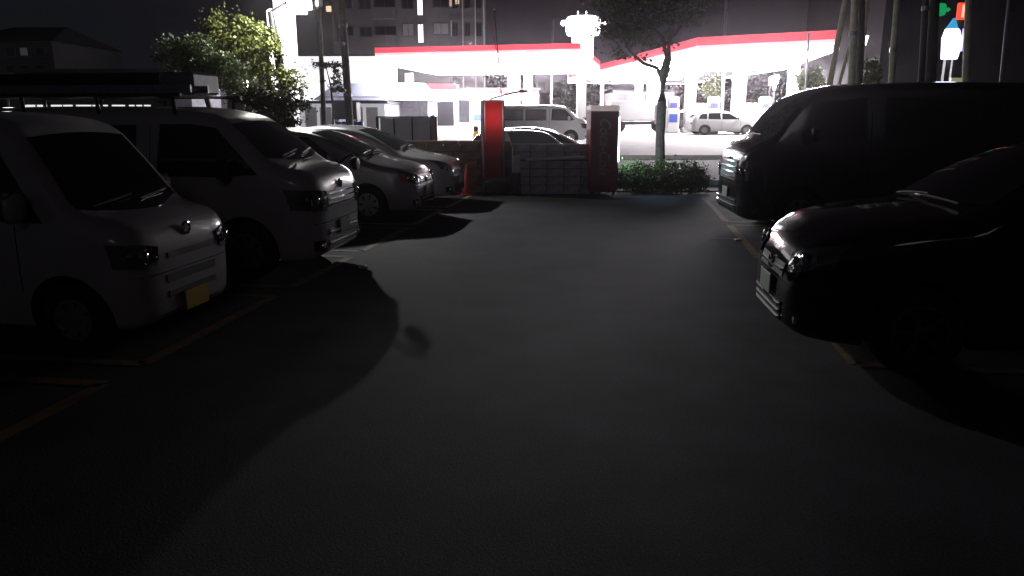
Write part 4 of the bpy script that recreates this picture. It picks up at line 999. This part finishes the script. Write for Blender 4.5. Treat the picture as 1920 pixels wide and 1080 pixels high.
# ------------------------------------------------------------------ vehicles at the station
def place(o, px, D_, rz, label, cat, name=None):
    c = copy_tree(o); p = at(px, 240, D_); c.location = (p.x, D_, zg(D_)); c.rotation_euler = (0, 0, rz); tag(c, label, cat)
    if name: c.name = name
    return c
white2 = place(hia, 1012, 38, R(-3), 'white van at the petrol station, seen above the block wall', 'van', 'station_van')
for ch in list(white2.children):
    if ch.name.startswith('roof_rack'): bpy.data.objects.remove(ch)
LVAN = mat('white van station paint', (.8, .8, .8), .3, coat=.8, var=.05)
dk = None
WG2 = dict(HATCH)
dcar, _ = make_car('dark_saloon', WG2, DARKP, (at(1035, 240, 21.8).x - .35, 21.8, .02), R(-6), 'dark car behind the block wall with its windscreen catching light', 'car', wglass=mat('pale windscreen glass', (.10, .13, .11), .10, spec=.9, coat=.8, var=.8, vscale=2))
dcar.scale = (1, 1, .90)
scar, _ = make_car('gold_car', WAGON, mat('champagne paint', (.30, .25, .21), .28, metal=.4, coat=.9, var=.1), (.30, 20.35, .02), R(-72), 'champagne car with a smooth bonnet directly behind the block wall', 'car')
scar.scale = (1, 1, .88)
def repaint(root, m):
    for ch in list(root.children):
        if ch.type == 'MESH' and ch.name.split('.')[0] in ('body', 'door_handle', 'wing_mirror'):
            ch.data = ch.data.copy(); ch.data.materials[0] = m
repaint(place(scar, 1352, 46, R(4), 'pale car at the pumps with dark windows', 'car', 'station_car'), LVAN)
repaint(white2, LVAN)
place(dcar, 1300, 50, R(60), 'dark car behind the pale car at the pumps', 'car', 'pump_car')
# small tank truck
tk = empty('delivery_truck', (at(1195, 240, 50).x, 50, zg(50))); tag(tk, 'white delivery truck by the office, left of the street tree', 'truck')
MB().box((-.5, 0, 1.35), (2.9, 1.9, 1.3), bev=.08).build('cargo_box', LVAN, tk); MB().box((1.45, 0, 1.15), (.95, 1.8, 1.4), bev=.15).build('cab', LVAN, tk)
MB().box((1.45, -.91, 1.45), (.6, .03, .45)).build('cab_window', GREYWIN, tk); MB().box((0, 0, .55), (3.6, .9, .2)).build('chassis', DKSTEEL, tk)
for x in (-1.3, 1.4):
    for y in (-.85, .85): MB().lathe([(0, -.12), (.36, -.12), (.36, .12), (0, .12)], (x, y, .36), 'y', 16).build('wheel', RUBBER, tk)

# yellow bollards and orange bar near the retaining wall
for i, (px, D_, h_) in enumerate([(892, 29, 1.18), (907, 27, 1.35)]):
    p = at(px, 240, D_); o = empty('bollard', (p.x, D_, .15)); tag(o, ['yellow and orange bollard with a dark cap left of the red sign board', 'tall yellow bollard touching the left edge of the red sign board'][i], 'bollard')
    MB().lathe([(.11, 0), (.10, h_ - .15)], n=12).build('post', YEL, o, smooth=40); MB().lathe([(.085, h_ - .15), (.10, h_ - .05), (.07, h_ + .04), (0, h_ + .06)], n=12).build('cap', DKSTEEL if i == 0 else BLUE, o, smooth=40)
    if i == 0: MB().box((.05, -.09, .55), (.08, .06, .8)).build('orange_strip', ORG, o)
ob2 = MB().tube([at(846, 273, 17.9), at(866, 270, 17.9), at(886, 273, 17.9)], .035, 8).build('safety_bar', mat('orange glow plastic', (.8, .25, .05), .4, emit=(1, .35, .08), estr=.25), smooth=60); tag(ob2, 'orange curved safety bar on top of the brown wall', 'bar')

# ------------------------------------------------------------------ backgrounds
D_ = 78; k_ = PX(D_)
a = at(625, 90, D_); b = at(905, 90, D_)
ap = empty('apartment_block', ((a.x + b.x) / 2, D_, .6)); tag(ap, 'grey apartment block with a few lit windows behind the left canopy', 'building')
w = b.x - a.x; H_ = 27
MB().box((0, 5, H_ / 2), (w, 10, H_)).build('wall', FACADE, ap)
MB().box((0, 5, H_ + .3), (w + .5, 10.5, .6)).build('roof', DARKB, ap)
cx = (625 + 905) / 2
def X(px): return (px - cx) * k_
def Zp(py_): return at(cx, py_, D_).z - .6
def win(x0, x1, y0, y1, m, nm='window'):
    zc = (Zp(y0) + Zp(y1)) / 2; ww = (x1 - x0) * k_; hh = Zp(y0) - Zp(y1)
    f = MB(); xc = X((x0 + x1) / 2)
    f.box((xc, -.04, zc + hh / 2 + .04), (ww + .16, .10, .08)); f.box((xc, -.04, zc - hh / 2 - .04), (ww + .16, .10, .08))
    f.box((xc - ww / 2 - .04, -.04, zc), (.08, .10, hh)); f.box((xc + ww / 2 + .04, -.04, zc), (.08, .10, hh)); f.box((xc, -.03, zc), (.05, .07, hh))
    fo = f.build(nm, DKSTEEL, ap); MB().box((xc, -.012, zc), (ww, .02, hh)).build('pane', m, fo)
FL = 2.9; fh = FL / k_
for fl in range(0, 6):
    o = fl * -fh
    win(784, 793, 46 + o, 80 + o, LITW if fl < 2 else DARKWIN); win(757, 776, 45 + o, 67 + o, GREYWIN if fl == 0 else DARKWIN)
    win(812, 838, 44 + o, 64 + o, GREYWIN if fl == 0 else DARKWIN); win(681, 701, 52 + o, 68 + o, DARKWIN)
    win(650, 668, 50 + o, 66 + o, DARKWIN)
    # recessed-looking loggia
    MB().box((X(726), -.5, Zp(78 + o)), (42 * k_, 1.0, 1.05)).build('balcony', FACADE, ap)
    win(708, 744, 50 + o, 70 + o, DARKWIN, 'loggia_window')
    MB().box((X(870), -.6, Zp(80 + o)), (56 * k_, 1.2, 1.0)).build('balcony', mat('balcony front', (.10, .09, .11), .8, var=.2), ap)
    MB().box((X(870), -.6, Zp(30 + o)), (56 * k_, 1.2, .15)).build('balcony_slab', FACADE, ap)
    for px in (850, 872, 892): win(px - 4, px + 4, 44 + o, 68 + o, DARKWIN)
win(851, 858, -2, 8, LITY); win(841, 845, 0, 12, LITY)
for px in (843, 865, 887, 902): MB().tube([(X(px), -.08 if px < 845 else -1.3, 0), (X(px), -.08 if px < 845 else -1.3, H_)], .05, 5).build('drain_pipe', mat('pale pipe', (.5, .45, .45), .5, emit=(.6, .5, .5), estr=.06), ap)
# neighbour building with small warm window
a = at(560, 90, 84); b = at(642, 90, 84)
nb = empty('neighbour_block', ((a.x + b.x) / 2, 84, .6)); tag(nb, 'dark block with a small yellow window left of the apartment block', 'building')
MB().box((0, 4, 10), (b.x - a.x, 8, 20)).build('wall', DARKB, nb)
z = at(620, 17, 84).z - .6; f = MB().box((1.25, -.03, z), (1.0, .08, .75)).build('window', DKSTEEL, nb); MB().box((1.25, -.09, z), (.8, .03, .55)).build('pane', LITY, f)
# left dark building + long low building with lit windows
a = at(-80, 90, 60); b = at(98, 90, 60)
lb = empty('dark_house', ((a.x + b.x) / 2, 60, .6)); tag(lb, 'dark three storey house on the far left with one pale window', 'building')
zt = at(50, 78, 60).z - .6; MB().box((0, 5, zt / 2), (b.x - a.x, 10, zt)).build('wall', DARKB, lb)
MB().add([(-(b.x - a.x) / 2 - .3, -.4, zt), ((b.x - a.x) / 2 + .3, -.4, zt), ((b.x - a.x) / 2 - 1.5, 5, zt + 1.6), (-(b.x - a.x) / 2 + 1.5, 5, zt + 1.6), (-(b.x - a.x) / 2 - .3, 10.4, zt), ((b.x - a.x) / 2 + .3, 10.4, zt)], [(0, 1, 2, 3), (3, 2, 5, 4), (0, 3, 4), (1, 5, 2), (0, 4, 5, 1)]).build('roof', DKSTEEL, lb)
for (px, py_, m) in ((46, 97, GREYWIN), (20, 97, DARKWIN), (76, 97, DARKWIN), (20, 130, DARKWIN), (76, 130, DARKWIN), (46, 130, DARKWIN)):
    p = at(px, py_, 60); x = p.x - lb.location.x; z = p.z - .6
    f = MB().box((x, -.03, z), (.75, .08, .75)).build('window', DKSTEEL, lb); MB().box((x, -.09, z), (.55, .03, .55)).build('pane', m, f)
a = at(40, 90, 44); b = at(318, 90, 44)
lo = empty('workshop', ((a.x + b.x) / 2, 44, .5)); tag(lo, 'long low dark workshop with a strip of bright windows seen over the van roofs', 'building')
zt = at(150, 136, 44).z - .5; MB().box((0, 4, zt / 2), (b.x - a.x, 8, zt)).build('wall', DARKB, lo); MB().box((0, 4, zt + .1), (b.x - a.x + .5, 8.6, .2)).build('roof', DKSTEEL, lo)
for (x0, x1) in ((50, 68), (72, 90), (98, 118), (121, 138), (145, 173), (176, 204), (212, 236), (244, 254), (258, 268), (272, 284)):
    p0, p1 = at(x0, 202, 44), at(x1, 202, 44); x = (p0.x + p1.x) / 2 - lo.location.x; z = p0.z - .5
    f = MB().box((x, -.03, z), (p1.x - p0.x + .06, .08, .40)).build('window', DKSTEEL, lo); MB().box((x, -.09, z), (p1.x - p0.x, .03, .32)).build('pane', LITBAND, f)
a = at(312, 90, 40); b = at(350, 90, 40)
gb = empty('grey_hut', ((a.x + b.x) / 2, 40, .4)); tag(gb, 'small grey hut behind the pale green tree', 'building'); zt = at(330, 148, 40).z - .4
MB().box((0, 2, zt / 2), (b.x - a.x, 4, zt)).build('wall', CONC, gb); MB().box((0, 2, zt + .06), (b.x - a.x + .3, 4.3, .12)).build('roof', DKSTEEL, gb)
# dark building masses to the right
def block(px0, px1, D_, py_top, label, m=DARKB, nf=3, nw=6):
    a, b = at(px0, 200, D_), at(px1, 200, D_); zt = at((px0 + px1) / 2, py_top, D_).z - .5
    o = empty('dark_block', ((a.x + b.x) / 2, D_, .5)); tag(o, label, 'building'); w = b.x - a.x
    MB().box((0, 6, zt / 2), (w, 12, zt)).build('wall', m, o); MB().box((0, 6, zt + .15), (w + .4, 12.4, .3)).build('roof', DKSTEEL, o)
    f0 = MB().box((0, 0, 0), (w / nw * .45, .10, 1.3)).build('window', DARKWIN, o, loc=(-w / 2 + w / nw * .5, -.02, 1.8))
    for i in range(nw):
        for j in range(nf):
            if i or j: share(f0, (-w / 2 + w / nw * (i + .5), -.02, 1.8 + j * 3.0), o)
    return o
NB = mat('near black building', (.010, .009, .011), .9, var=.3, vscale=.4)
block(1640, 2150, 46, -160, 'unlit building filling the right edge behind the poles', NB, 4, 8)
block(1000, 1120, 100, 118, 'dark distant block between the two canopies', mat('purple grey block', (.10, .07, .085), .9, var=.3, vscale=.3), 3, 4)
# treeline behind the station
TL = mat('far tree leaves', (.030, .034, .020), .8, var=.5, vscale=1)
for i, (px, py_, D_, rx, ry) in enumerate([(745, 165, 98, 34, 32), (800, 158, 104, 40, 30), (872, 162, 96, 44, 30), (940, 158, 102, 34, 26), (1085, 180, 94, 38, 26), (1340, 150, 92, 60, 36), (1425, 150, 88, 50, 42), (1485, 140, 84, 44, 44), (1560, 140, 78, 50, 46), (1640, 120, 72, 40, 54)]):
    b = at(px, py_, D_); b.z = .7
    tree('far_tree', b, [b, at(px, py_, D_)], [.35, .15], None, [blob(px, py_, D_, rx, ry), blob(px - rx * .5, py_ + 20, D_, rx * .7, ry * .8), blob(px + rx * .5, py_ + 18, D_, rx * .7, ry * .8)], 2600, .42, TL,
         ['dark tree far behind the left canopy, leftmost', 'dark tree above the car wash stripe', 'dark tree behind the shop, left of the red sign board', 'dark tree behind the shop, above the banner mast', 'brownish dark tree between the canopies', 'dark tree behind the fuel pumps', 'dark tree behind the cluster of three lamps', 'dark tree at the right end of the canopy', 'dark tree behind the slanting pole', 'dark tree behind the small white lamp'][i], group='dark trees behind the station', seed=40 + i, shell=.3)

# ------------------------------------------------------------------ scattering box added to imitate lens bloom round the lamps
hz = MB().box((0, 150, 14.8), (510, 350, 33.8)).build('bloom_haze', [])
hm = bpy.data.materials.new('night haze'); hm.use_nodes = True; n = hm.node_tree.nodes; n.clear()
v = n.new('ShaderNodeVolumePrincipled'); o = n.new('ShaderNodeOutputMaterial'); v.inputs['Density'].default_value = .0007; v.inputs['Anisotropy'].default_value = .955
v.inputs['Color'].default_value = (.95, .86, .96, 1)
hm.node_tree.links.new(v.outputs[0], o.inputs['Volume']); hz.data.materials.append(hm); tag(hz, kind='stuff')
